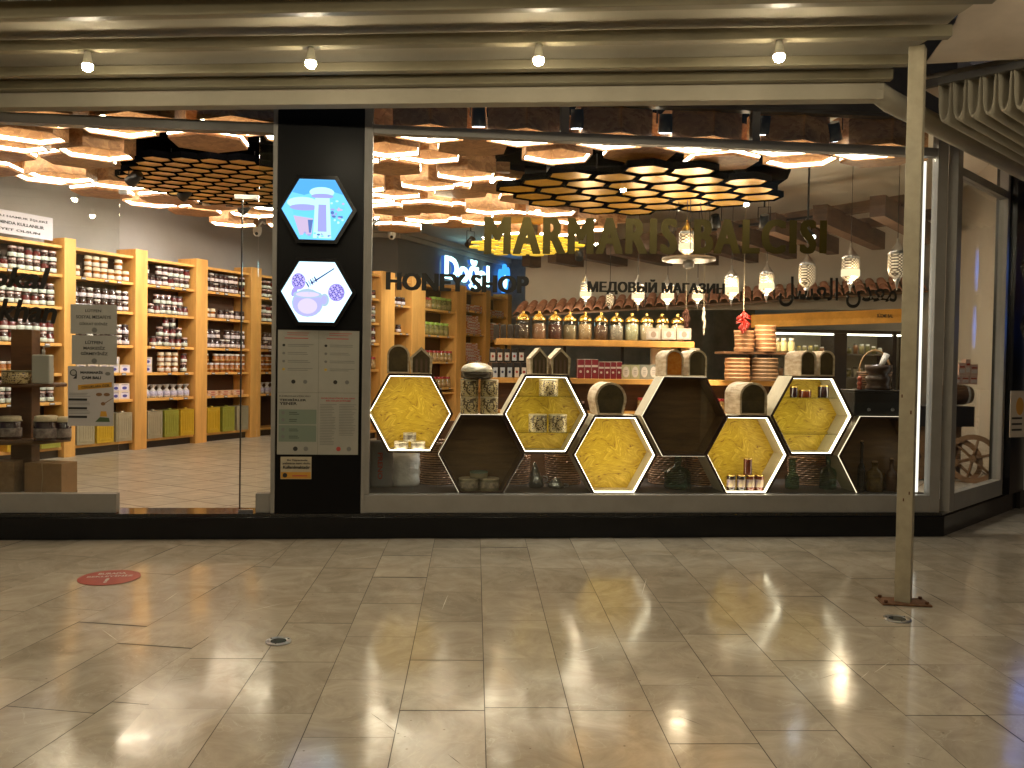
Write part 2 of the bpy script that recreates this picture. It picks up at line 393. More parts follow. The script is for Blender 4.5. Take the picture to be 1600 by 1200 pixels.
for p, q in ((J0, J1), (J1, J2)):
    p = Vector((p.x, p.y, CZ-.05)); q = Vector((q.x, q.y, CZ-.05)); t = (q-p).normalized(); nn = Vector((t.y, -t.x, 0))
    cor.bar(p+nn*.05, q+nn*.05, .10, .10); cor.bar(p+nn*.03+Vector((0,0,-.10)), q+nn*.03+Vector((0,0,-.10)), .05, .08)
struct(cor.build('cornice', WALLW))
bw = MB(); bw.box(J2.x-.3, 8.6, J2.y, J2.y+.15, FZ, CZ); struct(bw.build('back_wall', STONE))
rw = MB(); RW0 = Vector((SE.x+.50, SE.y+.35, 0)); RW1 = Vector((8.1, 13.6, 0)); wallseg(rw, RW1, RW0); wallseg(rw, Vector((8.1,J2.y,0)), RW1); struct(rw.build('right_wall', WALLW))
# facade above the glass and roof slab
fb = MB(); fb.box(-9, 4.38, D+.02, D+.20, 3.50, 4.3); struct(fb.build('facade_wall', DARKM))

# ================= shop front =================
# plinth
mb = MB()
pl = [(-9, D), (4.36, D), tuple((Vector((4.36,D,0))+SD*3.4).xy), tuple((Vector((4.36,D,0))+SD*3.4+Vector((-.16,.14,0))).xy), (4.26, D+.16), (-9, D+.16)]
mb.vprism(pl, 0, .172)
pt = thing('shop_plinth', 'glossy black stone plinth running along the foot of the shop front', 'plinth', (0,D,0))
bevel(mb.build('kerb', BLACK, pt), .006)
mb = MB(); pf = [(-9, D+.012), (4.35, D+.012), tuple((Vector((4.35,D+.012,0))+SD*3.38).xy), tuple((Vector((4.35,D+.02,0))+SD*3.38+Vector((-.14,.12,0))).xy), (4.2, D+.30), (-9, D+.30)]
mb.vprism(pf, .172, .196); mb.build('top_slab', mat('black_granite', (.015,.014,.013), .10, var=.3, vscale=20), pt)
st = thing('plinth_spotlight', 'tiny steel spike light on the paving at the plinth below the door', 'light', PG(151,838)); 
q = PG(151,838); mb = MB(); mb.cyl(q, q+UP*.03, .012, .010); mb.build('base', STEEL, st); mb = MB(); mb.lathe([(.014,.03),(.016,.04),(.006,.05)], 10, q); mb.build('lens', JARG, st)
dup(st, PG(404,838), label='tiny steel spike light on the paving left of the black column')

def F(px, py, dy=0): return P(px, py, D+dy)
def fbox(mb_, x0, y0, x1, y1, d0, d1, mi=0):
    xm, ym = (x0+x1)/2, (y0+y1)/2
    mb_.box(F(x0,ym).x, F(x1,ym).x, D+d0, D+d1, F(xm,y1).z, F(xm,y0).z, mi)
Z_SILL0, Z_SILL1, Z_TR0, Z_TR1, Z_TOP = .196, .342, 3.165, 3.235, 3.47
XL = F(570,500).x; XR = F(1463,500).x   # main window clear span
main = thing('shop_window', 'wide grey framed shop window right of the black column with gold lettering', 'shop window', ((XL+XR)/2, D, .196))
mb = MB(); mb.box(XL-.0, XR+.0, D+.03, D+.13, Z_SILL0, Z_SILL1-.003); bevel(mb.build('sill', GREYM, main), .004)
mb = MB(); mb.box(XL, XL+.045, D+.03, D+.12, Z_SILL1, Z_TOP); bevel(mb.build('frame_post', GREYM, main), .003)
mb = MB(); mb.box(XR, XR+.09, D+.03, D+.12, Z_SILL0, Z_TOP); bevel(mb.build('frame_post', GREYM, main), .003)
mb = MB(); mb.box(XL+.047, XR-.002, D+.035, D+.12, Z_TR0, Z_TR1); bevel(mb.build('transom', GREYM, main), .003)
for px in (884, 1185):
    x_ = F(px, 190).x; mb = MB(); mb.box(x_-.033, x_+.033, D+.04, D+.115, Z_TR1+.002, Z_TOP); bevel(mb.build('mullion', GREYM, main), .003)
mb = MB(); mb.box(XL, XR, D+.03, D+.125, Z_TOP+.002, Z_TOP+.06); mb.build('head', DARKM, main)
mb = MB(); mb.box(XL+.046, XR-.002, D+.075, D+.083, Z_SILL1-.001, Z_TR0-.001); mb.build('glass_pane', GLASS, main)
mb = MB(); mb.box(XL+.046, XR-.002, D+.077, D+.085, Z_TR1+.001, Z_TOP-.001); mb.build('upper_pane', GLASS, main)
mb = MB(); x_ = F(1452, 500).x; mb.box(x_-.022, x_+.022, D+.14, D+.17, Z_SILL1+.01, Z_TR0-.02); mb.build('led_tube', glow('led_tube', (1.,.95,.84), .7), main)

# side window
sp = C0+Vector((.20,.10,0))+SD*.02
side = thing('side_window', 'angled grey framed side window showing the wooden cart', 'shop window', (sp.x, sp.y, .196))
def sbar(name, s0, s1, z0, z1, th=.08, m_=None):
    m_ = m_ or GREYM; nn = Vector((-SD.y, SD.x, 0)); p = sp+SD*s0; q = sp+SD*s1
    mb = MB(); mb.vprism([tuple(p.xy), tuple(q.xy), tuple((q+nn*th).xy), tuple((p+nn*th).xy)], z0, z1); o = mb.build(name, m_, side)
    return o
SL = 1.36
bevel(sbar('frame_post', -.12, .0, .196, Z_TOP),.003); bevel(sbar('frame_post', SL, SL+.07, .196, Z_TOP),.003)
sbar('sill', .002, SL-.002, .196, .345); sbar('transom', .002, SL-.002, 3.03, 3.10); sbar('head', .002, SL-.002, Z_TOP-.03, Z_TOP+.05)
nn = Vector((-SD.y, SD.x, 0)); sp2 = sp+nn*.035; mb = MB()
mb.vprism([tuple(sp2.xy), tuple((sp2+SD*SL).xy), tuple((sp2+SD*SL+nn*.008).xy), tuple((sp2+nn*.008).xy)], .345, 3.03)
mb.build('glass_pane', GLASS, side)
# end column and neighbour
ec = sp+SD*(SL+.075)
mb = MB(); mb.vprism([tuple((ec-nn*.06).xy), tuple((ec+SD*.5-nn*.06).xy), tuple((ec+SD*.5+nn*.10).xy), tuple((ec+nn*.10).xy)], .20, 3.6)
ecol = thing('end_column', 'black column at the far right end of the shop front', 'column', (ec.x, ec.y, .2)); mb.build('shaft', BLACK, ecol)

# ---------- black column with the two screens ----------
cx0, cx1 = F(431,500).x, F(566,500).x
colm = thing('sign_column', 'glossy black column with two lit hexagon signs and taped notices', 'column', ((cx0+cx1)/2, D, .196))
mb = MB(); mb.box(cx0, cx1, D+.02, D+.5, .197, 3.55); bevel(mb.build('shaft', mat('matt_black', (.003,.003,.0035), .35, spec=.15), colm), .004)
for a_, b_ in ((cx0-.035, cx0-.002), (cx1+.002, cx1+.03)):
    mb = MB(); mb.box(a_, b_, D+.025, D+.12, .197, 3.5); mb.build('edge_trim', GREYM, colm)
def hexpts(cx, cz, a, h): return [(cx+a,cz),(cx+a/2,cz+h),(cx-a/2,cz+h),(cx-a,cz),(cx-a/2,cz-h),(cx+a/2,cz-h)]
# picture materials
def picmat(name, build):
    m, nt, b = nodes_mat(name); build(nt, b); return m
for (px, py, lab, kind) in ((496.5, 329, 'upper lit hexagon sign with blue tinted honey jars picture', 0), (496, 457, 'lower lit hexagon sign with honey bowl and dipper picture', 1)):
    c = F(px, py); a_ = 54*mp(px,py,D); h_ = 46.5*mp(px,py,D)
    sg = thing('hexagon_sign', lab, 'illuminated sign', (c.x, D, c.z), group='lit hexagon signs on the black column')
    mb = MB(); mb.ringprism(hexpts(c.x,c.z,a_+.035,h_+.03), hexpts(c.x,c.z,a_+.001,h_+.001), D-.055, D+.019); mb.build('casing', BLACK, sg)
    bgm = glow('screen_blue', (.14,.50,.95), .75) if kind == 0 else glow('screen_white', (.55,.85,1.0), .95)
    mb = MB(); mb.prism(hexpts(c.x,c.z,a_,h_), D-.040, D+.01); mb.build('light_panel', bgm, sg)
    pm_ = MB(); yy = D-.0425; s_ = a_/54
    def dsc(mb_, x_, z_, rx, rz, mi, y=yy, n=20, rot=0):
        mb_.prism([(c.x+s_*(x_+rx*cos(2*pi*i/n)*cos(rot)-rz*sin(2*pi*i/n)*sin(rot)), c.z+s_*(z_+rx*cos(2*pi*i/n)*sin(rot)+rz*sin(2*pi*i/n)*cos(rot))) for i in range(n)][::-1], y, y+.0008, mi)
    def pl_(mb_, pts, mi, y=yy): mb_.prism([(c.x+s_*a0, c.z+s_*b0) for a0, b0 in pts], y, y+.0008, mi)
    if kind == 0:
        ms = [glow('pic_sky', (.10,.42,.85), 0.56), glow('pic_lilac', (.36,.38,.78), 0.56), glow('pic_pale', (.45,.85,1.), 0.68), glow('pic_pink', (.62,.50,.72), 0.53), glow('pic_deep', (.10,.18,.45), .6), glow('pic_teal', (.15,.62,.80), 0.59)]
        pl_(pm_, [(-27,46),(27,46),(40,24),(10,32),(-20,22),(-38,26)], 0)
        dsc(pm_, -22, 10, 24, 9, 2, yy-.001); dsc(pm_, -20, 3, 22, 5, 1, yy-.0015); pl_(pm_, [(-38,2),(-4,0),(-6,-12),(-36,-8)], 5)
        pl_(pm_, [(-36,-10),(-6,-14),(-8,-38),(-26,-40)], 3, yy-.001); pl_(pm_, [(-14,-16),(-6,-16),(-9,-36),(-12,-36)], 4, yy-.002)
        dsc(pm_, 7, 27, 19, 8, 2, yy-.001); dsc(pm_, 8, 21, 17, 4, 1, yy-.0015)
        pl_(pm_, [(-3,18),(19,18),(22,-44),(-6,-44)], 2, yy-.002); pl_(pm_, [(2,8),(14,8),(15,-34),(1,-34)], 1, yy-.003)
        for k in range(26): dsc(pm_, random.uniform(22,40), random.uniform(-30,24)*(1-.3), random.uniform(1.5,4), random.uniform(1,3), random.choice([1,2,3,4,5]), yy-.001-.0002*k, 8)
        for k in range(14): dsc(pm_, random.uniform(-28,20), random.uniform(-43,-36), random.uniform(1.5,3), random.uniform(1,2), random.choice([1,4,5,2]), yy-.0035-.0002*k, 8)
    else:
        ms = [glow('pic_violet', (.26,.22,.62), .8), glow('pic_bowl', (.42,.42,.86), 0.59), glow('pic_deep2', (.06,.07,.22), .5), glow('pic_grey', (.28,.38,.48), .8), glow('pic_mauve', (.62,.55,.95), 0.62)]
        dsc(pm_, -14, -17, 24, 22, 3, yy); dsc(pm_, -14, -18, 22, 20, 1, yy-.001); dsc(pm_, -14, -22, 15, 12, 4, yy-.002)
        dsc(pm_, -14, -4, 22, 6, 3, yy-.003); dsc(pm_, -14, -4, 18, 4, 4, yy-.004)
        dsc(pm_, 12, -12, 7, 10, 3, yy); dsc(pm_, 11, -12, 4.5, 7, 1, yy-.0005)
        dsc(pm_, 30, 0, 13, 14, 0, yy-.001); dsc(pm_, -28, 16, 11, 13, 0, yy-.001); dsc(pm_, -34, 1, 4, 9, 0, yy-.001, rot=-.4)
        for cx_, cz_, rr_ in ((30,0,11), (-28,17,10)):
            for i in range(-4,5):
                for j in range(-4,5):
                    x_, z_ = cx_+i*2.9+(j%2)*1.45, cz_+j*2.6
                    if (x_-cx_)**2+(z_-cz_)**2 < rr_**2: dsc(pm_, x_, z_, 1.1, 1.0, 2 if (i+j)%3 else 4, yy-.002-.0001*((i+5)%3), 6)
        pl_(pm_, [(-10,14),(26,38),(27,36.5),(-8,12)], 2, yy-.003)
        for k in range(5): dsc(pm_, -14+k*3, 11+k*2.2, 1.2, 5.5, 3 if k%2 else 2, yy-.004-.0003*k, 12, rot=.5)
        pl_(pm_, [(-12.6,8),(-11.6,8),(-11.2,-4),(-12.2,-4)], 3, yy-.004)
    pm_.build('picture', ms, sg)

# posters on the column
def bars(mb_, x0, x1, z1, n, dz, y, mi, h=.004, jit=.3, rnd=random):
    for k in range(n):
        e_ = x0+(x1-x0)*(1-rnd.random()*jit); mb_.prism([(x0,z1-k*dz-h),(e_,z1-k*dz-h),(e_,z1-k*dz),(x0,z1-k*dz)], y, y+.001, mi)
pa0, pa1 = F(434,515), F(559,711)
po = thing('notice_poster', 'large grey four panel hygiene notice taped on the black column', 'poster', ((pa0.x+pa1.x)/2, D+.018, pa1.z))
X0, X1, Z1, Z0 = pa0.x, pa1.x-.0, pa0.z, pa1.z; y_ = D+.014
PAPG = mat('greyed_paper', (.30,.29,.25), .6, var=.04); mb = MB(); mb.box(X0, X1, y_, D+.0195, Z0, Z1); mb.build('sheet', PAPG, po)
xm = (X0+X1)/2; zm = Z1-(Z1-Z0)*.50; W_ = X1-X0; H_ = Z1-Z0
mb = MB(); yt = y_-.0015
INKB = INK; mts = [INK, INKG, INKR, mat('pale_green_panel', (.16,.20,.155), .6), mat('yellow_ink', (.45,.30,.05), .6), mat('panel_seam', (.14,.13,.11), .6)]
mb.box(xm-.001, xm+.001, yt, y_-.0004, Z0, Z1, 5); mb.box(X0, X1, yt, y_-.0004, zm-.001, zm+.001, 5)
for xx in (X0+.04, xm+.05):
    bars(mb, xx+.03, xx+W_*.36, Z1-.02, 2, .016, yt, 2); bars(mb, xx+.01, xx+W_*.40, Z1-.06, 1, .016, yt, 2, .006)
    for k in range(4):
        zz = Z1-.11-k*.062; mb.prism([(xx+.012*cos(t*pi/3)+.005, zz-.008+.011*sin(t*pi/3)) for t in range(6)][::-1], yt, y_-.0004, [0,1,1,4][k])
        bars(mb, xx+.035, xx+W_*.38, zz, 2, .013, yt, 1)
    for k in range(2): mb.prism([(xx+.08+k*.09+.016*cos(t*pi/6), Z1-.40+.016*sin(t*pi/6)) for t in range(12)][::-1], yt, y_-.0004, 0 if k==0 else 1)
text(mb, 'KORONAVİRÜSÜ', X0+.015, xm-.06, zm-.035, zm-.02, yt, 0); text(mb, 'TEDBİRLER', X0+.015, xm-.09, zm-.068, zm-.046, yt, 0, .03); text(mb, 'YENER', X0+.015, xm-.16, zm-.098, zm-.076, yt, 0, .03)
mb.box(X0+.012, xm-.012, yt, y_-.0004, Z0+.235, Z0+.36-.01, 3); mb.box(X0+.012, xm-.012, yt, y_-.0004, Z0+.10, Z0+.228, 3)
for k in range(4):
    zz = Z0+.33-k*.055-(.02 if k > 1 else 0); bars(mb, X0+.09, X0+.17, zz, 2, .014, yt-.001, 0, .004); mb.prism([(X0+.045+.014*cos(t*pi/4), zz-.006+.014*sin(t*pi/4)) for t in range(8)][::-1], yt-.001, y_-.0004, 1)
for k, xx in enumerate((X0+.14, X0+.22, X1-.15, X1-.07)): mb.prism([(xx+.018*cos(t*pi/6), Z0+.045+.018*sin(t*pi/6)) for t in range(12)][::-1], yt, y_-.0004, [0,1,2,1][k])
text(mb, 'KORONAVİRÜS SALGINI', xm+.025, X1-.03, zm-.048, zm-.034, yt, 2, .02); text(mb, 'BİLGİLENDİRME', xm+.06, X1-.06, zm-.068, zm-.054, yt, 2, .02)
bars(mb, xm+.015, xm+W_*.23, zm-.09, 26, .0125, yt, 1, .0035); bars(mb, xm+W_*.26, X1-.015, zm-.09, 20, .0125, yt, 1, .0035)
mb.build('printing', mts, po)
pa0, pa1 = F(438,714), F(486,749)
po = thing('mask_notice', 'small cream and yellow notice low on the black column', 'poster', ((pa0.x+pa1.x)/2, D+.018, pa1.z))
mb = MB(); mb.box(pa0.x, pa1.x, D+.013, D+.0195, pa1.z, pa0.z, 0); mb.build('sheet', mat('cream_paper', (.42,.36,.25), .6), po)
mb = MB(); x0,x1,z0,z1 = pa0.x,pa1.x,pa1.z,pa0.z; mb.box(x0+.004,x1-.004,D+.011,D+.0127,z0+.004,z0+.055,1)
text(mb, 'Bu İşyerinde', x0+.05, x1-.03, z1-.035, z1-.015, D+.010, 0, .02); text(mb, 'yalnızca tam dolu', x0+.015, x1-.01, z1-.062, z1-.042, D+.010, 0, .015); text(mb, 'Kullanılmaktadır', x0+.02, x1-.01, z1-.092, z1-.068, D+.010, 0, .03)
mb.prism([(x0+.035+.018*cos(t*pi/6), z0+.03+.018*sin(t*pi/6)) for t in range(12)][::-1], D+.009, D+.0105, 0); mb.box(x0+.09, x1-.03, D+.009, D+.0105, z0+.022, z0+.030, 2)
mb.build('printing', [INK, mat('orange_band', (.50,.25,.03), .6), INKR], po)

# ---------- left glazing and door ----------
xa, xb, xc, xd = F(-340,500).x, F(181,500).x, F(375,500).x, cx0-.037
gl = thing('door_window', 'frameless glass front left of the black column with grey bottom rail', 'shop window', ((xa+xb)/2, D, .196))
zh = F(200,196).z
mb = MB(); mb.box(xa, xd, D+.04, D+.14, zh, zh+.075); mb.build('header_rail', DARKM, gl)
mb = MB(); mb.box(xa, xd, D+.03, D+.15, zh+.19, zh+.40); mb.build('head', DARKM, gl)
mb = MB(); mb.box(xa, xb-.006, D+.045, D+.13, .197, .345); bevel(mb.build('bottom_rail', GREYM, gl), .004)
mb = MB(); mb.box(xa, xb-.004, D+.080, D+.090, .346, zh-.001); mb.build('glass_pane', GLASS, gl)
mb = MB(); mb.box(xa, xd, D+.082, D+.090, zh+.077, zh+.188); mb.build('upper_pane', GLASS, gl)
q = F(187,297); mb = MB(); mb.box(q.x-.03, q.x+.03, D+.07, D+.105, q.z-.015, q.z+.015); mb.build('clamp', STEEL, gl)
xg = F(400,500).x
fx = thing('fixed_glass_panel', 'narrow fixed glass panel between the open door edge and the black column', 'shop window', ((xg+xd)/2, D, .196))
mb = MB(); mb.box(xg, xd-.001, D+.082, D+.092, .35, zh-.001); mb.build('glass_pane', GLASS, fx)
mb = MB(); mb.box(xg, xd-.001, D+.045, D+.13, .197, .349); bevel(mb.build('bottom_rail', GREYM, fx), .004)
# open glass door, swung into the shop, seen edge on
dr = thing('glass_door', 'frameless glass shop door standing with its black edge towards the viewer', 'door', (xc, D+.09, .2))
q0 = Vector((xg-.01, D+.10, 0)); q1 = Vector((xc-.02, D+.10, 0)); 
mb = MB(); mb.box(xc-.006, xg-.008, D+.106, D+.116, .215, F(380,306).z-.01); mb.build('glass_pane', GLASS, dr)
mb = MB(); mb.box(xc-.016, xc-.007, D+.10, D+.122, .215, F(380,306).z-.01); mb.build('edge_seal', INK, dr)
q = F(381,304); mb = MB(); mb.box(q.x-.09, q.x+.09, D+.095, D+.128, q.z-.017, q.z+.017); mb.build('top_hinge', STEEL, dr)
mb = MB(); mb.box(xc-.02, xc+.09, D+.095, D+.128, .198, .213); mb.build('bottom_hinge', STEEL, dr)

# notices on the left glass
yg = D+.078
def sheet(px0, py0, px1, py1, name, label, mat_, fill):
    a_, b_ = F(px0,py0), F(px1,py1); x0, x1, z0, z1 = a_.x, b_.x, b_.z, a_.z
    t = thing(name, label, 'poster', ((x0+x1)/2, yg, z0)); mb = MB(); mb.box(x0,x1,yg-.0015,yg+.0005,z0,z1); mb.build('sheet', mat_, t)
    mb = MB(); ms = fill(mb, x0, x1, z0, z1, yg-.003); mb.build('printing', ms, t)
def f1(mb, x0,x1,z0,z1,y):
    h = z1-z0; w_ = x1-x0
    for k, (s_, a_, b_) in enumerate((('LÜTFEN',.32,.66),('SOSYAL MESAFEYE',.12,.88),('DİKKAT EDİNİZ',.2,.8))): text(mb, s_, x0+w_*a_, x0+w_*b_, z1-h*(.26+k*.22), z1-h*(.15+k*.22), y, 0, .01)
    mb.prism([(x0+w_*.52+.02*cos(t*pi/6), z0+h*.13+.02*sin(t*pi/6)) for t in range(12)][::-1], y, y+.001, 1); return [INK, INKG]
def f2(mb, x0,x1,z0,z1,y):
    h = z1-z0; w_ = x1-x0
    for k, (s_, a_, b_) in enumerate((('LÜTFEN',.3,.68),('MASKESİZ',.26,.74),('GİRMEYİNİZ',.2,.8))): text(mb, s_, x0+w_*a_, x0+w_*b_, z1-h*(.30+k*.19), z1-h*(.17+k*.19), y, 0, .02)
    mb.prism([(x0+w_*.5+.02*cos(t*pi/6), z0+h*.12+.02*sin(t*pi/6)) for t in range(12)][::-1], y, y+.001, 1); return [INK, INKG]
def f3(mb, x0,x1,z0,z1,y):
    h = z1-z0; w_ = x1-x0
    text(mb, 'MARMARİS', x0+w_*.27, x0+w_*.76, z1-h*.125, z1-h*.07, y, 0, .04); text(mb, 'ÇAM BALI', x0+w_*.3, x0+w_*.72, z1-h*.225, z1-h*.165, y, 0, .04)
    mb.prism([(x0+w_*.12+.026*cos(t*pi/6), z1-h*.11+.026*sin(t*pi/6)) for t in range(12)][::-1], y, y+.001, 0); mb.prism([(x0+w_*.12+.019*cos(t*pi/6), z1-h*.11+.019*sin(t*pi/6)) for t in range(12)][::-1], y-.001, y, 4)
    mb.prism([(x0+w_*.11,z1-h*.21),(x0+w_*.2,z1-h*.13),(x0+w_*.19,z1-h*.21)], y, y+.001, 0)
    mb.prism([(x0+w_*.87+.02*cos(t*pi/6), z1-h*.12+.014*sin(t*pi/6)) for t in range(12)][::-1], y, y+.001, 1)
    mb.prism([(x0+w_*.22,z1-h*.40),(x0+w_*.96,z1-h*.345),(x0+w_*.96,z1-h*.26),(x0+w_*.22,z1-h*.315)], y, y+.001, 2)
    text(mb, 'COCUKLARA ÖZEL', x0+w_*.3, x0+w_*.92, z1-h*.375, z1-h*.325, y-.002, 0, .02, zr=(z1-h*.335, z1-h*.285))
    for k in range(3):
        zz = z1-h*(.54+.145*k); mb.box(x0+.005, x0+w_*.42, y, y+.001, zz-h*.038, zz, 0); bars(mb, x0+.008, x0+w_*.56, zz+h*.09, 3, h*.024, y, 1, .003)
    for xx in (.68,.85): mb.prism([(x0+w_*(xx+.07*cos(t*pi/6)), z1-h*(.47+.03*sin(t*pi/6))) for t in range(12)], y, y+.001, 3)
    mb.prism([(x0+w_*.76,z1-h*.63),(x0+w_*.99,z1-h*.52),(x0+w_*.99,z1-h*.53),(x0+w_*.77,z1-h*.645)], y, y+.001, 3)
    mb.prism([(x0+w_*(.77+.05*cos(t*pi/6)), z1-h*(.625+.03*sin(t*pi/6))) for t in range(12)], y-.0005, y+.001, 3)
    mb.prism([(x0+w_*.7,z1-h*.84),(x0+w_*.86,z1-h*.84),(x0+w_*.84,z1-h*.75),(x0+w_*.72,z1-h*.75)], y, y+.001, 2)
    mb.prism([(x0+w_*.6,z1-h*.93),(x0+w_*.92,z1-h*.93),(x0+w_*.9,z1-h*.86),(x0+w_*.7,z1-h*.85)], y-.0005, y+.001, 5)
    return [INK, INKG, mat('orange_print', (.55,.28,.03), .6), mat('brown_print', (.20,.10,.04), .6), PAPG2, mat('leaf_print', (.06,.10,.04), .6)]
PAPG2 = mat('window_paper', (.36,.35,.32), .6, var=.03); PAPG3 = mat('window_poster_paper', (.44,.42,.42), .6, var=.03)
sheet(104,474,177,522,'distance_notice','topmost of three notices on the left glass, asking for social distance', PAPG2, f1)
sheet(106,523,177,570,'mask_notice','middle of three notices on the left glass, asking for masks', PAPG2, f2)
sheet(100,572,172,667,'honey_poster','lowest of three notices on the left glass with orange band and honey jar', PAPG3, f3)

# lettering on the glass
yl = D+.070
GOLD = mat('gold_vinyl', (.075,.057,.007), .28, .55, var=.25, vscale=2.5); DKV = mat('dark_vinyl', (.012,.011,.008), .3)
def letter(s_, px0, py0a, py1a, px1, py0b, py1b, m_, label, bold=.0, shear=0., space=1., fat=0):
    a_, b_, c_, d_ = F(px0,py1a), F(px0,py0a), F(px1,py1b), F(px1,py0b)
    mb = MB(); text(mb, s_, a_.x+fat, c_.x-fat, a_.z, b_.z, yl, 0, bold, shear, .003, (c_.z, d_.z), space, fat)
    o = mb.build('window_lettering', m_); return single(o, label, 'lettering')
letter('MARMARIS BALCISI', 757, 337, 395, 1297, 343, 394, GOLD, 'large gold capitals MARMARIS BALCISI across the main window', .0, fat=.016, space=1.20)
letter('HONEY SHOP', 602, 424, 451, 828, 431, 457, DKV, 'dark capitals HONEY SHOP on the left of the main window', .0, fat=.010)
letter('МЕДОВЫЙ МАГАЗИН', 920, 434, 458, 1137, 438, 461, DKV, 'small dark Cyrillic lettering in the middle of the main window', .0, fat=.006)
letter('\uFEDE\uFEB4\uFECC\uFEDF\uFE8D \uFEE5\uFEAA\uFECC\uFEE3', 1222, 430, 478, 1408, 436, 482, DKV, 'dark Arabic lettering on the right of the main window', .012)
letter('lokal', -40, 415, 446, 73, 417, 452, DKV, 'upper line of black script lettering on the left glass', .03, .25)
letter('kokhan', -60, 462, 498, 83, 470, 506, DKV, 'lower line of black script lettering on the left glass', .03, .25)

# ================= awning =================
AX = Vector((cos(R(10.8)), -sin(R(10.8)), 0)); AY = Vector((-AX.y, AX.x, 0))
FAB = mat('awning_fabric', (.34,.305,.235), .75, var=.07, vscale=3, bump=.12, bscale=260)
BEAM = mat('awning_beam', (.19,.165,.105), .5, var=.12, vscale=3)
aw = thing('awning', 'cream retractable fabric awning on painted beams over the pavement', 'awning', (0,5.3,3.3))
def abeam(name, py0, py1, endx, endy, z, m_=BEAM, dep=None, left=-7.5):
    p = PZ(800, py1, z); e = PZ(endx, endy, z); s0 = p.dot(AX); s1 = e.dot(AX); t = p.dot(AY)
    h = 18*p.y/1400*((py1-py0)/18.); d_ = dep or .07
    mb = MB(); a_ = AX*left+AY*(t+d_/2)+UP*(z+h/2); b_ = AX*s1+AY*(t+d_/2)+UP*(z+h/2)
    mb.bar(a_, b_, d_, h); o = mb.build(name, m_, aw); bevel(o, .006); return t, s1
ZB = 3.30
tl = []
lay_ = [(-62,-40,1600,-45),( -15,13,1545,12),(49,67,1490,55),(93,108,1424,104),(115,130,1392,127)]
for (a_,b_,ex,ey) in lay_: tl.append(abeam('beam', a_, b_, ex, ey, ZB))
te, se = abeam('end_beam', 134, 160, 1372, 163, ZB-.10, FAB, .12)
# more beams towards and behind the viewer
tt = tl[0][0]
for k in range(1, 9):
    mb = MB(); t_ = tt-.62*k; a_ = AX*-7.5+AY*t_+UP*(ZB+.05); b_ = AX*2.6+AY*t_+UP*(ZB+.05); mb.bar(a_, b_, .07, .09); mb.build('beam', BEAM, aw)
# fabric between beams, sagging a little
ts = [tt-.62*k for k in range(8,0,-1)]+[t for t, s in tl]+[te]
send = [2.6]*8+[s for t, s in tl]+[se]
mb = MB(); NS = 6
rows = []
for i in range(len(ts)-1):
    for k in range(NS):
        u = k/NS; t_ = ts[i]+(ts[i+1]-ts[i])*u; sag = -.015*4*u*(1-u) if i < len(ts)-3 else -.03*4*u*(1-u)
        rows.append((t_, send[i]+(send[i+1]-send[i])*u+.02, ZB+.115+sag))
rows.append((ts[-1]+.15, send[-1]+.02, ZB+.05))
nx = 24
vs = [AX*(-7.5+(s_+7.5)*j/nx)+AY*t_+UP*(z_+.0025*sin(j*1.7+t_*9)) for t_, s_, z_ in rows for j in range(nx+1)]
n0 = len(vs); vs += [v+UP*.004 for v in vs]
fs = []
for i in range(len(rows)-1):
    for j in range(nx):
        q = i*(nx+1)+j; fs.append((q, q+nx+1, q+nx+2, q+1)); fs.append((n0+q, n0+q+1, n0+q+nx+2, n0+q+nx+1))
mb.add(vs, fs, 0, True); mb.build('fabric', FAB, aw)
# the end roll of fabric turning the corner
# post
pb = PG(1411, 942)
ps = thing('awning_post', 'square cream painted steel post standing before the shop front', 'post', pb)
mb = MB(); ang = R(-38); M_ = Matrix.Translation(pb) @ Matrix.Rotation(ang, 4, 'Z')
tilt = Matrix.Identity(4)
POSTM = mat('chipped_cream_paint', (.36,.315,.22), .45, var=.14, vscale=9, bump=.15, bscale=60)
mb.T = M_; mb.box(-.045,.045,-.045,.045,.012,3.38); bevel(mb.build('shaft', POSTM, ps), .004)
RUST = mat('rust', (.10,.035,.012), .8)
for k in range(11):
    mb = MB(); mb.T = M_; z_ = random.uniform(.1,1.3); f_ = random.choice([-1,1]); a_ = random.uniform(.004,.009); x_ = random.uniform(-.04,.03)
    if f_ > 0: mb.box(-.0465,-.0450,x_,x_+a_,z_,z_+a_*2)
    else: mb.box(x_,x_+a_,-.0465,-.0450,z_,z_+a_*2.5)
    mb.build('rust_chip', RUST, ps)
mb = MB(); mb.T = Matrix.Translation(pb) @ Matrix.Rotation(R(-12), 4, 'Z'); mb.box(-.145,.145,-.085,.085,.002,.013); bevel(mb.build('base_plate', mat('rusty_plate', (.16,.075,.035), .75, var=.4, vscale=20, bump=.3), ps), .003)
for i,j in ((-1,-1),(1,-1),(1,1),(-1,1)):
    mb = MB(); mb.T = Matrix.Translation(pb) @ Matrix.Rotation(R(-12), 4, 'Z'); mb.cyl((i*.12,j*.062,.013),(i*.12,j*.062,.028),.011,.011,6); mb.build('bolt', MATS['rust'], ps)

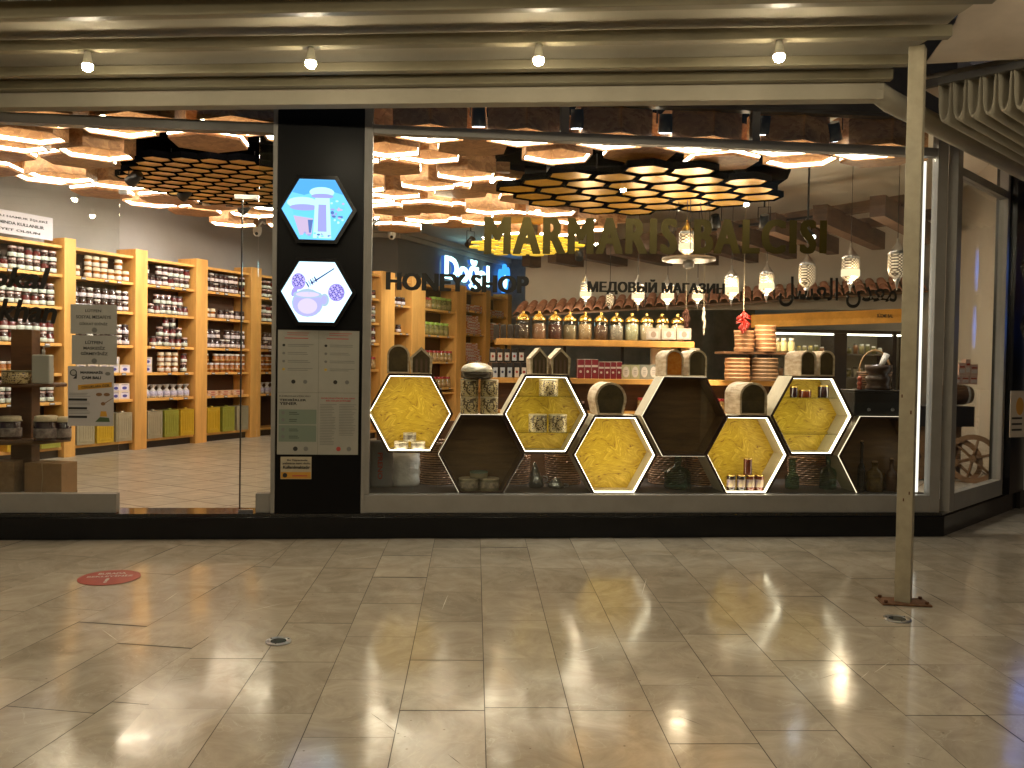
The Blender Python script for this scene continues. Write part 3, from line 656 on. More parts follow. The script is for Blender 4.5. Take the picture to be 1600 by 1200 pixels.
# bulbs under the lamp beam
BULB = glow('bulb_light', (1.,.86,.60), 160.); SOCK = mat('white_socket', (.70,.66,.52), .4)
tb = tl[2][0]+.035
bl = []
pxs = [137,486,842,1218]
def bulb(pos, label, first=None):
    if first: return dup(first, pos, label=label)
    t = thing('awning_bulb', label, 'light bulb', pos, group='bulbs hanging under the awning beams')
    mb = MB(); mb.lathe([(.017,0),(.022,-.03),(.029,-.068),(.032,-.080)], 14); mb.build('socket', SOCK, t, False)
    mb = MB(); mb.lathe([(.031,-.081),(.033,-.090),(.031,-.105),(.021,-.118),(.006,-.123)], 14); mb.build('glass_bulb', BULB, t, False)
    return t
fb0 = None
for k, px in enumerate(pxs):
    py = 74-(px-842)*.0165-10; d = ray(px, py); tq = (tb - CAM.dot(AY))/d.dot(AY); pos = CAM+d*tq; pos.z = ZB-.001
    lab = f'glowing awning bulb, {ORD[k]} from the left'
    fb0 = bulb(pos, lab, fb0) if fb0 else bulb(pos, lab)
for r_ in range(3):
    for k in range(5):
        t_ = tt-.62*(1+2*r_); s_ = -4.6+k*1.75; bulb(AX*s_+AY*t_+UP*(ZB+.003), 'awning bulb on a beam nearer the viewer, outside the photo', fb0)

# ---------- second awning on the right, pleats running back along the side front ----------
BX = SD.copy()
a2t = thing('pleated_awning', 'second cream awning at the right with a row of folded pleats', 'awning', (3.6,5.6,3.3))
# long lower beam
g0 = PZ(1352, 138, 3.24); g1 = PZ(1600, 268, 3.22)
mb = MB(); d_ = (g1-g0); g2 = g0+d_*2.2; cq = AX*(se-.03)+AY*(te+.06)+UP*3.262; mb.tube([cq-AX*.35, cq-AX*.12, cq, g0+d_*.12, g0+d_*.5, g2], .075, 14, rs=[.045,.058,.07,.075,.075,.075]); mb.build('side_beam', FAB, a2t)
GD = d_.normalized()
GN = Vector((GD.y, -GD.x, 0))   # towards the right / viewer
e0 = PZ(1452, 150, 3.30)
for k in range(14):
    # U-shaped fold, cross-section in the GN,z plane, running along GD
    c0_ = e0+GN*(.10+.095*k)+UP*.0
    prof = []
    for i in range(13):
        a_ = pi*i/12; prof.append((-.036*cos(a_)*1.0, -.20*sin(a_)**.6))
    prof = [(-.046,.10)]+prof+[(.046,.10)]
    mb = MB(); ln = 5.0
    A = [c0_+GN*x_+UP*z_ for x_, z_ in prof]; Bq = [p+GD*ln for p in A]; n = len(A)
    A2 = [c0_+GN*x_*.86+UP*(z_*.93+.008) for x_, z_ in prof]; B2 = [p+GD*ln for p in A2]
    mb.add(A+Bq+A2+B2, [(i, n+i, n+i+1, i+1) for i in range(n-1)]+[(2*n+i, 2*n+i+1, 3*n+i+1, 3*n+i) for i in range(n-1)]+[(i, i+1, 2*n+i+1, 2*n+i) for i in range(n-1)], 0, True)
    mb.build('pleat', FAB, a2t)
# dark gathered strap above the folds
mb = MB(); mb.bar(e0+UP*.085+GN*-.1, e0+UP*.085+GN*1.6, .05, .05); mb.build('front_rail', DARKM, a2t)
# smooth canopy above
c1 = PZ(1478, 60, 3.42); c2 = PZ(1492, 36, 3.46)
mb = MB(); pts = [PZ(1446,100,3.38), PZ(1750,84,3.38), PZ(1750,-300,3.62), PZ(1530,-60,3.50), PZ(1492,38,3.44)]
n = len(pts); 
c = sum(pts, Vector())/n
vs = pts+[c+UP*.02]; vs2 = [v+UP*.01 for v in vs]
mb.add(vs+vs2, [(i, (i+1)%n, n) for i in range(n)]+[((i+1)%n+n+1, i+n+1, 2*n+1) for i in range(n)], 0, True)
# upper sheet over the pleats
q = [e0+GN*-.15+UP*.14, e0+GN*2.2+UP*.14, e0+GN*2.2+GD*6+UP*.14, e0+GN*-.15+GD*6+UP*.14]
mb.add(q+[v+UP*.01 for v in q], [(0,1,2,3),(7,6,5,4)], 0)
mb.build('canopy', mat('smooth_canopy_fabric', (.58,.50,.42), .7, var=.05), a2t)

SCR = mat('pale_scratch', (.72,.66,.55), .5); CRK = mat('dark_crack', (.06,.045,.03), .8)
mb = MB()
def gl(x0_, y0_, x1_, y1_, w_, mi):
    p, q = PG(x0_, y0_), PG(x1_, y1_); t_ = (q-p).normalized(); s_ = Vector((t_.y, -t_.x, 0))*w_; up = UP*.0032
    mb.add([p+up-s_*.2, p+up+s_*.2, (p+q)/2+up+s_, q+up, (p+q)/2+up-s_], [(0,1,2,3,4)], mi)
for a_ in ((380,958,447,942),(457,941,478,938),(255,942,280,925),(540,876,600,867),(1366,1052,1392,1034),(1345,1061,1358,1050),(160,985,185,1003),(700,930,690,955),(1010,905,1003,930),(905,1020,935,1012)): gl(*a_, .0022, 0)
for a_ in ((580,1116,600,1130),(600,1130,620,1147),(1060,1120,1100,1135),(1280,1062,1312,1052),(700,1180,722,1197),(268,1065,300,1060),(1420,1180,1465,1192)): gl(*a_, .0018, 1)
struct(mb.build('pavement_scratches', [SCR, CRK]))
bulb(Vector((3.7, 4.2, 3.36)), 'bulb under the right hand awning, outside the photo', fb0)
bulb(Vector((7.6, 6.6, 3.42)), 'bulb before the neighbouring shop, outside the photo', fb0)
# ================= on the pavement =================
def floor_disc(px, py, r): p = PG(px, py); return p
RED = mat('red_sticker', (.42,.035,.025), .35, var=.1, vscale=10)
p = PG(171, 903); t = thing('floor_sticker', 'round red floor sticker with white lettering', 'sticker', p); ry = (PG(171,890)-PG(171,916)).length/2; rx = (PG(124,903)-PG(218,903)).length/2; rr_ = .19
Ms = Matrix.Translation(p) @ Matrix.Rotation(math.atan(SLOPE), 4, 'X') @ Matrix.Rotation(R(7), 4, 'Z')
mb = MB(); mb.T = Ms; mb.cyl((0,0,.003),(0,0,.0042),rx,rx,40); mb.build('disc', RED, t)
mb = MB(); mb.T = Ms @ Matrix.Rotation(R(-90), 4, 'X')
text(mb, 'BURADA', -rx*.45, rx*.45, rx*.38, rx*.62, -.0050, 0, .03, 0, .001); text(mb, 'BEKLEYİNİZ', -rx*.74, rx*.74, rx*.04, rx*.28, -.0050, 0, .03, 0, .001); text(mb, '!', -rx*.07, rx*.05, -rx*.72, -rx*.12, -.0050, 0, .08, 0, .001)
mb.build('lettering', mat('sticker_white', (.7,.66,.62), .4), t)
for px, py, lab in ((435,1003,'round steel light set in the paving left of centre'), (1402,968,'round steel light set in the paving behind the foot of the post')):
    p = PG(px, py); t = thing('ground_light', lab, 'floor light', p, group='round lights set in the paving'); Ms = Matrix.Translation(p) @ Matrix.Rotation(math.atan(SLOPE), 4, 'X')
    s_ = (PG(px+20,py)-p).length
    mb = MB(); mb.T = Ms; mb.lathe([(s_,.002),(s_,.007),(s_*.9,.009),(s_*.68,.008),(s_*.66,.004)], 32); mb.build('ring', STEEL, t)
    mb = MB(); mb.T = Ms; mb.cyl((0,0,.005),(0,0,.0065),s_*.62,s_*.62,28); mb.build('lens', mat('dark_lens', (.05,.06,.06), .1), t)
    for k in range(3):
        mb = MB(); mb.T = Ms; a_ = k*2*pi/3+.4; mb.cyl((s_*.8*cos(a_),s_*.8*sin(a_),.0082),(s_*.8*cos(a_),s_*.8*sin(a_),.0105),.005,.005,6); mb.build('screw', INK, t)
# ================= ceiling honeycomb of wooden boxes =================
m, nt, b = nodes_mat('osb_wood')
tc = N(nt, 'ShaderNodeTexCoord'); vn = N(nt, 'ShaderNodeTexVoronoi', i_Scale=16.); 
mpn = N(nt, 'ShaderNodeMapping'); mpn.inputs['Scale'].default_value = (1,1,3.2); mpn.inputs['Rotation'].default_value = (.5,.7,.3)
nz = N(nt, 'ShaderNodeTexNoise', i_Scale=5., i_Detail=3.); nt.links.new(tc.outputs['Object'], nz.inputs['Vector'])
ad = N(nt, 'ShaderNodeVectorMath', operation='MULTIPLY_ADD'); ad.inputs[1].default_value = (.25,.25,.25); nt.links.new(nz.outputs['Color'], ad.inputs[0]); nt.links.new(tc.outputs['Object'], ad.inputs[2])
nt.links.new(ad.outputs[0], mpn.inputs[0]); nt.links.new(mpn.outputs[0], vn.inputs['Vector'])
rp = N(nt, 'ShaderNodeValToRGB'); sc_ = N(nt, 'ShaderNodeSeparateColor'); nt.links.new(vn.outputs['Color'], sc_.inputs[0]); nt.links.new(sc_.outputs[0], rp.inputs[0])
rp.color_ramp.elements[0].color = (.27,.125,.050,1); rp.color_ramp.elements[1].color = (.47,.25,.105,1); nt.links.new(rp.outputs[0], b.inputs['Base Color']); b.inputs['Roughness'].default_value = .55
OSB = m
m, nt, b = nodes_mat('yellow_osb')
tc = N(nt, 'ShaderNodeTexCoord'); nz = N(nt, 'ShaderNodeTexNoise', i_Scale=3., i_Detail=2., i_Distortion=.5); nt.links.new(tc.outputs['Object'], nz.inputs['Vector'])
ad = N(nt, 'ShaderNodeVectorMath', operation='MULTIPLY_ADD'); ad.inputs[1].default_value = (.5,.5,.5); nt.links.new(nz.outputs['Color'], ad.inputs[0]); nt.links.new(tc.outputs['Object'], ad.inputs[2])
mpn = N(nt, 'ShaderNodeMapping'); mpn.inputs['Scale'].default_value = (13,13,62); nt.links.new(ad.outputs[0], mpn.inputs[0])
n3 = N(nt, 'ShaderNodeTexNoise', i_Scale=1., i_Detail=3., i_Roughness=.6, i_Distortion=.8); nt.links.new(mpn.outputs[0], n3.inputs['Vector'])
rp = N(nt, 'ShaderNodeValToRGB'); nt.links.new(n3.outputs[0], rp.inputs[0]); e = rp.color_ramp.elements
e[0].position = .33; e[0].color = (.24,.11,.010,1); e[1].position = .70; e[1].color = (.86,.60,.075,1); q = e.new(.40); q.color = (.56,.36,.018,1); q = e.new(.55); q.color = (.64,.43,.03,1)
nt.links.new(rp.outputs[0], b.inputs['Base Color']); b.inputs['Roughness'].default_value = .45
YOSB = m
def vhex(cx, cy, r): return [(cx+r*cos(R(30+60*k)), cy+r*sin(R(30+60*k))) for k in range(6)]
def ringz(mb, r0_, r1_, z0, z1, mi=0):
    o_, i_ = vhex(0,0,r0_), vhex(0,0,r1_)
    for k in range(6):
        j = (k+1)%6
        mb.add([(*o_[k],z0),(*o_[j],z0),(*i_[j],z0),(*i_[k],z0),(*o_[k],z1),(*o_[j],z1),(*i_[j],z1),(*i_[k],z1)], [(3,2,1,0),(4,5,6,7),(0,1,5,4),(2,3,7,6)], mi)
HR = .345
def make_open():
    t = thing('ceiling_hexagon', 'x', 'ceiling light', (0,0,0))
    mb = MB(); ringz(mb, HR, HR-.018, 0, .30); mb.build('shell', OSB, t)
    mb = MB(); ringz(mb, HR-.0185, HR-.0225, .015, .044); mb.build('led_strip', LEDW, t)
    return t
def make_closed():
    t = thing('ceiling_hexagon', 'x', 'ceiling light', (0,0,0))
    mb = MB(); ringz(mb, HR, HR-.018, 0.012, .30); mb.build('shell', OSB, t)
    mb = MB(); ringz(mb, HR+.005, HR+.0005, .03, .055); mb.build('led_strip', LEDW, t)
    mb = MB(); mb.vprism(vhex(0,0,HR), 0, .0115); mb.build('bottom_board', OSB, t)
    return t
RC = PZ(1010, 287, 3.25); RC2 = PZ(350, 283, 3.25)
x0h = P(816, 185, D+.42).x
openp = closedp = None; nlab = {}
hexlist = []
for row in range(0, 11):
    yy = D+.42+row*.60
    for col_ in range(-11, 8):
        xx = x0h+col_*.765+(.3825 if row % 2 else 0)
        if xx < -6.2: continue
        if row > 1 and (xx-RC.x)**2/1.72**2+((yy-RC.y)/1.45)**2 < 1 or row > 1 and (xx-RC2.x)**2/1.15**2+((yy-RC2.y)/1.35)**2 < 1: continue
        # keep clear of left shelving wall and cut the right-hand corner
        if (Vector((xx,yy,0))-Vector((U0.x,U0.y,0))).dot(UNn) < .15 and yy < 14.3: continue
        if xx > 2.35+max(0, (10.9-yy))*.75 or xx > 4.3: continue
        if yy > 12.9+0*xx: continue
        hexlist.append((row, col_, xx, yy))
rr_ = random.Random(4)
for (row, col_, xx, yy) in sorted(hexlist):
    op = (row == 0) or rr_.random() < .55
    zb = 3.27 if row == 0 else rr_.choice([3.26,3.31,3.35])
    px, py = proj((xx,yy,zb))
    kk = sum(1 for h in hexlist if h[0] == row and h[2] < xx-.01)
    lab = f"{'open lit' if op else 'closed edge lit'} wooden ceiling hexagon, {ORD[min(kk,17)]} from left in {ORD[row]} row from the glass"
    if op:
        if not openp: openp = make_open(); openp.location = (xx,yy,zb); openp['label'] = lab; openp['group'] = 'wooden hexagons on the shop ceiling'
        else: dup(openp, (xx,yy,zb), label=lab)
    else:
        if not closedp: closedp = make_closed(); closedp.location = (xx,yy,zb); closedp['label'] = lab; closedp['group'] = 'wooden hexagons on the shop ceiling'
        else: dup(closedp, (xx,yy,zb), label=lab)
# spacer blocks between them (one fitting each)
sb = None
for k, (row, col_, xx, yy) in enumerate(hexlist):
    if rr_.random() < .5 and row > 0:
        pos = (xx+.3825, yy, 3.36)
        if not sb:
            mb = MB(); mb.box(-.07,.07,-.05,.05,0,CZ-3.361); sb = mb.build('hexagon_spacer', OSB); sb.location = pos; tag(sb, 'short wooden block hung between two ceiling hexagons', 'ceiling block', 'wooden blocks between the ceiling hexagons')
        else:
            c = sb.copy(); COL.objects.link(c); c.location = pos
# black ceiling recesses with ducts and golden comb
GOLDM = mat('gold_mirror', (.92,.50,.03), .25, .3, var=.25, vscale=4); DUCT = mat('black_duct', (.02,.022,.025), .22, .3)
AMB = mat('amber_comb', (.78,.44,.10), .35, .2, var=.2, vscale=3)
VOID = mat('recess_black', (.002,.002,.0025), .85, spec=.0)
def recess(c, rx, ry, name_lab, comb_lab, cell, z, gm, off=(0,0), fin=.88):
    t = thing('ceiling_recess', name_lab, 'ceiling recess', (c.x, c.y, CZ-.02))
    mb = MB(); mb.vprism([(c.x+rx*1.05*cos(2*pi*i/28), c.y+.9+ry*1.15*sin(2*pi*i/28)) for i in range(28)], 3.46, CZ-.004); mb.build('black_drum', VOID, t)
    for k in range(3):
        mb = MB(); yy = c.y+.1+k*ry*.45; ww = rx*(.75, .8, .6)[k]
        pts = [(c.x-ww, yy, 3.35), (c.x-ww*.3, yy-.1, 3.35), (c.x+ww*.35, yy+.05, 3.35), (c.x+ww, yy, 3.35)]
        mb.tube(pts, .09, 12); mb.build('duct', DUCT, t)
        for j in range(5):
            x_ = c.x-ww+ww*2*(j+.5)/5; mb = MB(); mb.cyl((x_-.04,yy-.03,3.35),(x_+.04,yy-.03,3.35),.102,.102,14); mb.build('duct_clamp', DUCT if j%2 else STEEL, t)
    h = thing('honeycomb_chandelier', comb_lab, 'chandelier', (c.x+off[0], c.y+off[1], z)); k = 0
    cc = Vector((c.x+off[0], c.y+off[1], 0))
    fr = MB(); cnt = 0
    n_ = int(rx/cell)+2
    for i in range(-n_, n_+1):
        for j in range(-n_, n_+1):
            x_ = (i+(.5 if j%2 else 0))*cell*1.732; y_ = j*cell*1.5
            if (x_/(rx*.84))**2+(y_/(ry*.74))**2 > 1: continue
            zz = z+.0; px_, py_ = cc.x+x_, cc.y+y_
            o_ = [(px_+q[0], py_+q[1]) for q in vhex(0,0,cell*.99)]; i_ = [(px_+q[0], py_+q[1]) for q in vhex(0,0,cell*fin)]
            for q in range(6):
                r_ = (q+1)%6; fr.add([(*o_[q],zz-.012),(*o_[r_],zz-.012),(*i_[r_],zz-.012),(*i_[q],zz-.012),(*o_[q],zz+.05),(*o_[r_],zz+.05),(*i_[r_],zz+.05),(*i_[q],zz+.05)], [(3,2,1,0),(0,1,5,4),(2,3,7,6),(4,5,6,7)])
            if cnt < 100:
                mb = MB(); mb.vprism([(px_+q[0], py_+q[1]) for q in vhex(0,0,cell*(fin-.005))], zz, zz+.008); mb.build('comb_panel', gm, h)
            cnt += 1
    fr.build('comb_frame', VOID, h)
    for s_ in ((-1,-1),(1,-1),(1,1),(-1,1)):
        mb = MB(); p = (cc.x+s_[0]*rx*.35, cc.y+s_[1]*ry*.35); mb.cyl((*p,z+.03),(*p,CZ),.006,.006,6); mb.build('hanger', INK, h)
recess(RC, 1.66, 1.62, 'round black ceiling recess with ducts behind the gold lettering', 'golden honeycomb chandelier of large cells above the gold lettering', .25, 3.20, GOLDM, (0,.25))
recess(RC2, 1.15, 1.7, 'round black ceiling recess with ducts above the shop door', 'amber honeycomb chandelier of fine cells above the shop door', .15, 3.24, AMB, (0,.1), .93)
# small golden cluster lower down
gc = PZ(822, 386, 3.05); t = thing('honeycomb_chandelier', 'small bright gold honeycomb cluster behind the first letters of the gold sign', 'chandelier', tuple(gc)); fr = MB()
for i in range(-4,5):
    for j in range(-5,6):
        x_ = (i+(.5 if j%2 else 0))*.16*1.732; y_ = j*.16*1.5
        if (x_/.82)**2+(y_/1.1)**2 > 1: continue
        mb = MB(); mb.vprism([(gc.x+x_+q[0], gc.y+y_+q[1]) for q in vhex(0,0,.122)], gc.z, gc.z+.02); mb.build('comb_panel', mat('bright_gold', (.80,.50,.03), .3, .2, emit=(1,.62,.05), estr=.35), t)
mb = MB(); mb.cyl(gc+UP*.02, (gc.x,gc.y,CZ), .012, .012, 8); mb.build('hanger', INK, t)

# ================= spotlights =================
SPT = mat('black_spot', (.012,.012,.013), .35)
def spot(px, py, Y, tilt, az, label, lit=0., length=.15, col=(1,.95,.85)):
    p = P(px, py, Y); top = min(CZ, p.z+.16)
    t = thing('track_spotlight', label, 'spotlight', p, group='black spotlights on the shop ceiling')
    d = Vector((sin(az)*cos(tilt), cos(az)*cos(tilt), -sin(tilt)))
    mb = MB(); mb.cyl(p-d*length/2, p+d*length/2, .050, .062, 16, caps=True); mb.build('can', SPT, t)
    mb = MB(); x_ = Vector((cos(az), -sin(az), 0)); mb.tube([p-x_*.07, p-x_*.07+UP*(top-p.z), p+x_*.07+UP*(top-p.z), p+x_*.07], .006, 6); mb.build('bracket', SPT, t)
    mb = MB(); mb.cyl((p.x,p.y,top), (p.x,p.y,CZ), .012, .012, 8) if top < CZ-.002 else mb.cyl((p.x,p.y,CZ-.01),(p.x,p.y,CZ),.02,.02,8); mb.build('stem', SPT, t)
    if lit:
        mb = MB(); mb.cyl(p+d*(length/2+.001), p+d*(length/2+.004), .048, .048, 16); mb.build('lens', glow('spot_lens', (.80,.88,1.), 12.), t)
        ld = bpy.data.lights.new('spot_beam', 'SPOT'); ld.energy = lit; ld.color = col; ld.spot_size = R(75); ld.spot_blend = .7; ld.shadow_soft_size = .05
        lo = bpy.data.objects.new('spot_beam', ld); COL.objects.link(lo); lo.parent = t; lo.location = d*(length/2+.02); lo.rotation_euler = d.to_track_quat('-Z', 'Y').to_euler()
for k, (px, py) in enumerate([(748,183),(902,186),(1040,193),(1195,196),(1303,205)]):
    spot(px, py, D+.26, R(78 if k != 4 else 62), R(10 if k < 4 else 40), f'black spotlight at the top of the main window, {ORD[k]} from left', 75)
spot(210, 278, 9.3, R(35), R(-60), 'lit black spotlight over the left shelves nearest the viewer', 70)
spot(290, 302, 10.4, R(35), R(-60), 'lit black spotlight over the middle of the left shelves', 70)
spot(383, 325, 11.6, R(35), R(-60), 'lit black spotlight beside the top hinge of the glass door', 60)
spot(590, 345, 12.6, R(35), R(-50), 'black spotlight by the left post of the main window', 60)
spot(735, 378, 13.5, R(40), R(-35), 'black lit spotlight left of the small gold cluster', 60)
spot(1118, 345, 10.6, R(60), R(30), 'black spotlight behind the letter B', 190, col=(1,.8,.55))
spot(1194, 345, 10.2, R(60), R(20), 'black spotlight behind the letter C', 190, col=(1,.8,.55))
spot(1262, 366, 9.6, R(45), R(150), 'black spotlight behind the last letter S, facing the viewer', 8)
spot(905, 398, 13., R(50), R(10), 'black spotlight low behind the first gold letters', 170, col=(1,.8,.55))
spot(1434, 150, 8.75, R(50), R(60), 'added black spotlight brightening the cart, unseen behind the awning post', 170)  # added lamp, brightens the cart and wall behind the side glass
# security cameras
for px, py, Y, lab in ((402, 366, 13.6, 'white dome camera on the grey wall beside the door edge'), (612, 371, 14.6, 'white dome camera on the grey wall left of the cornice corner')):
    p = P(px, py, Y); t = thing('security_camera', lab, 'camera', p)
    mb = MB(); mb.lathe([(.03,.12),(.06,.11),(.065,.05),(.055,0),(.03,-.03)], 16, p); mb.build('housing', WHITE, t)
    mb = MB(); mb.cyl(p+Vector((0,-.06,.0)), p+Vector((0,-.075,.0)), .025, .022, 12); mb.build('lens', INK, t)
    mb = MB(); mb.tube([p+UP*.10, p+Vector((.05,.12,.2)), p+Vector((.06,.3,.2))], .015, 6); mb.build('arm', WHITE, t)

# ================= shelving and its goods =================
goods = []   # (kind, pos, rotz, label)
def rot_of(dv): return math.atan2(dv.y, dv.x)
def sline(px, o_, dv):
    d = ray(px, 560); a_ = Vector((o_.x, o_.y)); u = Vector((dv.x, dv.y)); r_ = Vector((d.x, d.y))
    # a + u s = r t
    det = u.x*(-r_.y)+r_.x*u.y; s_ = (-a_.x*(-r_.y)+(-r_.x)*a_.y)/det if det else 0
    return s_
def zline(px, py, o_, dv):
    s_ = sline(px, o_, dv); p = Vector((o_.x, o_.y, 0))+dv*s_; d = ray(px, py); k = p.length/Vector((d.x, d.y)).length; return CAMZ+d.z*k
LAB_COL = {'jam': 'dark jam jar with white label', 'honey': 'honey jar under cream cloth cap', 'amber': 'amber honey jar with white lid', 'purple': 'dark jar with lilac label', 'tea': 'tall jar with red lid', 'herb': 'big glass jar of herbs', 'bag': 'cellophane gift bag', 'pack': 'white and red packet', 'bluebox': 'pale box with blue picture', 'tin': 'yellow olive oil tin', 'tinolive': 'olive green oil tin', 'tingrey': 'pale grey oil tin', 'flat': 'flat pale carton'}
NOUN = {'jam': 'jar', 'honey': 'jar', 'amber': 'jar', 'purple': 'jar', 'tea': 'jar', 'herb': 'jar', 'bag': 'bag', 'pack': 'packet', 'bluebox': 'box', 'tin': 'tin', 'tinolive': 'tin', 'tingrey': 'tin', 'flat': 'box'}
def lmat(name, c2, c1=(.68,.66,.62), sc=60): return mat(name, c1, .5, col2=c2, vscale=sc)
DJ = mat('dark_preserve', (.030,.008,.008), .12, var=.4, vscale=9, spec=.8); AMBJ = mat('amber_honey', (.30,.09,.012), .12, var=.4, vscale=12, spec=.8)
LIDW = mat('white_lid', (.62,.58,.54), .35); LIDR = mat('red_lid', (.35,.03,.03), .35); LIDD = mat('dark_lid', (.05,.035,.03), .35); LIDG = mat('gold_lid', (.6,.42,.10), .3, .6); LIDGR = mat('green_lid', (.28,.42,.06), .4)
def jar_mesh(r, h, body, label, lid, n=12, cloth=False, lz=(.12,.56)):
    mb = MB(); hb = h*.80
    mb.lathe([(r*.9,0),(r,.004),(r,hb*lz[0]),(r*1.015,hb*lz[0]+.0005),(r*1.015,hb*lz[1]),(r,hb*lz[1]+.0005),(r,hb*.88),(r*.82,hb),(r*.82,hb+.002)], n, mis=[0,0,0,1,1,0,0,0])
    if cloth: mb.lathe([(r*1.25,hb-.012),(r*.95,hb+.004),(r*.97,h),(r*.5,h*1.03)], n, mi=2)
    else: mb.lathe([(r*.90,hb+.002),(r*.92,hb+.004),(r*.92,h-.003),(r*.86,h)], n, mi=2)
    return mb.mesh('jar', [body, label, lid])
def boxm(w_, d_, h_, ms, front=None):
    mb = MB(); mb.box(-w_/2,w_/2,-d_/2,d_/2,0,h_,0)
    mb.box(-w_*.38,w_*.38,-d_/2-.0015,-d_/2,h_*.12,h_*.78,1)
    mb.prism([(w_*.24*cos(t*pi/5), h_*.42+h_*.20*sin(t*pi/5)) for t in range(10)][::-1], -d_/2-.003, -d_/2-.0015, 2)
    mb.box(-w_*.3,w_*.3,-d_/2-.003,-d_/2-.0015,h_*.82,h_*.87,2); return mb.mesh('box', ms)
def tinm(m_):
    mb = MB(); w_, d_, h_ = .255, .2, .36; mb.box(-w_/2,w_/2,-d_/2,d_/2,.006,h_-.006); mb.box(-w_/2-.003,w_/2+.003,-d_/2-.003,d_/2+.003,0,.006); mb.box(-w_/2-.003,w_/2+.003,-d_/2-.003,d_/2+.003,h_-.006,h_)
    mb.ringprism([(-.10,.04),(.10,.04),(.10,.32),(-.10,.32)],[(-.092,.048),(.092,.048),(.092,.312),(-.092,.312)],-d_/2-.006,-d_/2)
    for k in range(5): mb.box(-.07+k*.035-.004,-.07+k*.035+.004,-d_/2-.004,-d_/2,.07,.29)
    mb.cyl((.06,0,h_),(.06,0,h_+.018),.025,.025,12); return mb.mesh('tin', m_)
def bagm():
    mb = MB(); mb.lathe([(.045,0),(.052,.03),(.050,.09),(.018,.125),(.020,.130),(.045,.17),(.05,.175)], 10, mis=[0,1,0,0,0,0]); return mb.mesh('bag', [mat('cellophane', (.55,.52,.50), .15, var=.5, vscale=50, bump=.8, bscale=60), mat('bag_label', (.45,.42,.55), .4, var=.5, vscale=60)])
KM = {}
def kmesh(k):
    if k in KM: return KM[k]
    if k == 'jam': me = jar_mesh(.046, .130, DJ, lmat('label_green', (.32,.44,.36)), mat('tin_lid', (.50,.36,.34), .3, .3, var=.3, vscale=30))
    elif k == 'purple': me = jar_mesh(.047, .132, DJ, lmat('label_lilac', (.48,.40,.55)), LIDD)
    elif k == 'jamb': me = jar_mesh(.046, .130, mat('red_preserve', (.10,.012,.012), .12, var=.4, vscale=9), lmat('label_mint', (.45,.52,.46)), LIDD, lz=(.1,.48))
    elif k == 'purpleb': me = jar_mesh(.045, .126, DJ, lmat('label_pink', (.60,.42,.44)), LIDW, lz=(.15,.6))
    elif k == 'packb': me = boxm(.07, .04, .115, [mat('pack_orange', (.55,.20,.06), .4), MATS['pack_white'], MATS['pack_red']])
    elif k == 'honey': me = jar_mesh(.046, .132, AMBJ, lmat('label_cream', (.55,.46,.34)), CREAM, cloth=True)
    elif k == 'amber': me = jar_mesh(.050, .132, AMBJ, lmat('label_amber', (.50,.33,.12), (.35,.16,.03)), LIDW, lz=(.3,.5))
    elif k == 'tea': me = jar_mesh(.06, .19, mat('herb_mix', (.16,.07,.02), .2, col2=(.42,.30,.12), vscale=45), mat('herb_mix2', (.22,.11,.03), .2, col2=(.50,.34,.16), vscale=55), LIDR)
    elif k == 'herb': me = jar_mesh(.075, .22, mat('herb_green', (.07,.08,.02), .2, col2=(.28,.24,.08), vscale=40), mat('herb_green2', (.12,.10,.03), .2, col2=(.35,.28,.10), vscale=50), LIDGR)
    elif k == 'bag': me = bagm()
    elif k == 'pack': me = boxm(.07, .04, .115, [mat('pack_white', (.66,.58,.54), .4), mat('pack_red', (.46,.07,.05), .4), mat('pack_pale', (.70,.62,.58), .4)])
    elif k == 'bluebox': me = boxm(.15, .07, .10, [mat('box_cream', (.62,.52,.42), .4), mat('box_lilac', (.60,.55,.66), .4), mat('box_blue', (.06,.06,.28), .4)])
    elif k == 'flat': me = boxm(.24, .14, .035, [mat('flat_carton', (.62,.36,.20), .5), mat('flat_pale', (.66,.50,.36), .5), MATS.get('pack_red') or mat('pack_red', (.46,.07,.05), .4)])
    elif k == 'tin': me = tinm(mat('tin_yellow', (.62,.40,.035), .3, .25, var=.12, vscale=4))
    elif k == 'tinolive': me = tinm(mat('tin_olive', (.34,.34,.06), .3, .25, var=.12, vscale=4))
    elif k == 'tingrey': me = tinm(mat('tin_grey', (.40,.35,.24), .3, .25, var=.12, vscale=4))
    KM[k] = me; return me
SIZ = {'jam': (.099,.130), 'purple': (.101,.132), 'honey': (.112,.135), 'amber': (.108,.132), 'tea': (.135,.19), 'herb': (.17,.22), 'bag': (.11,.175), 'pack': (.078,.115), 'bluebox': (.155,.10), 'flat': (.26,.035), 'tin': (.30,.36), 'tinolive': (.30,.36), 'tingrey': (.30,.36)}
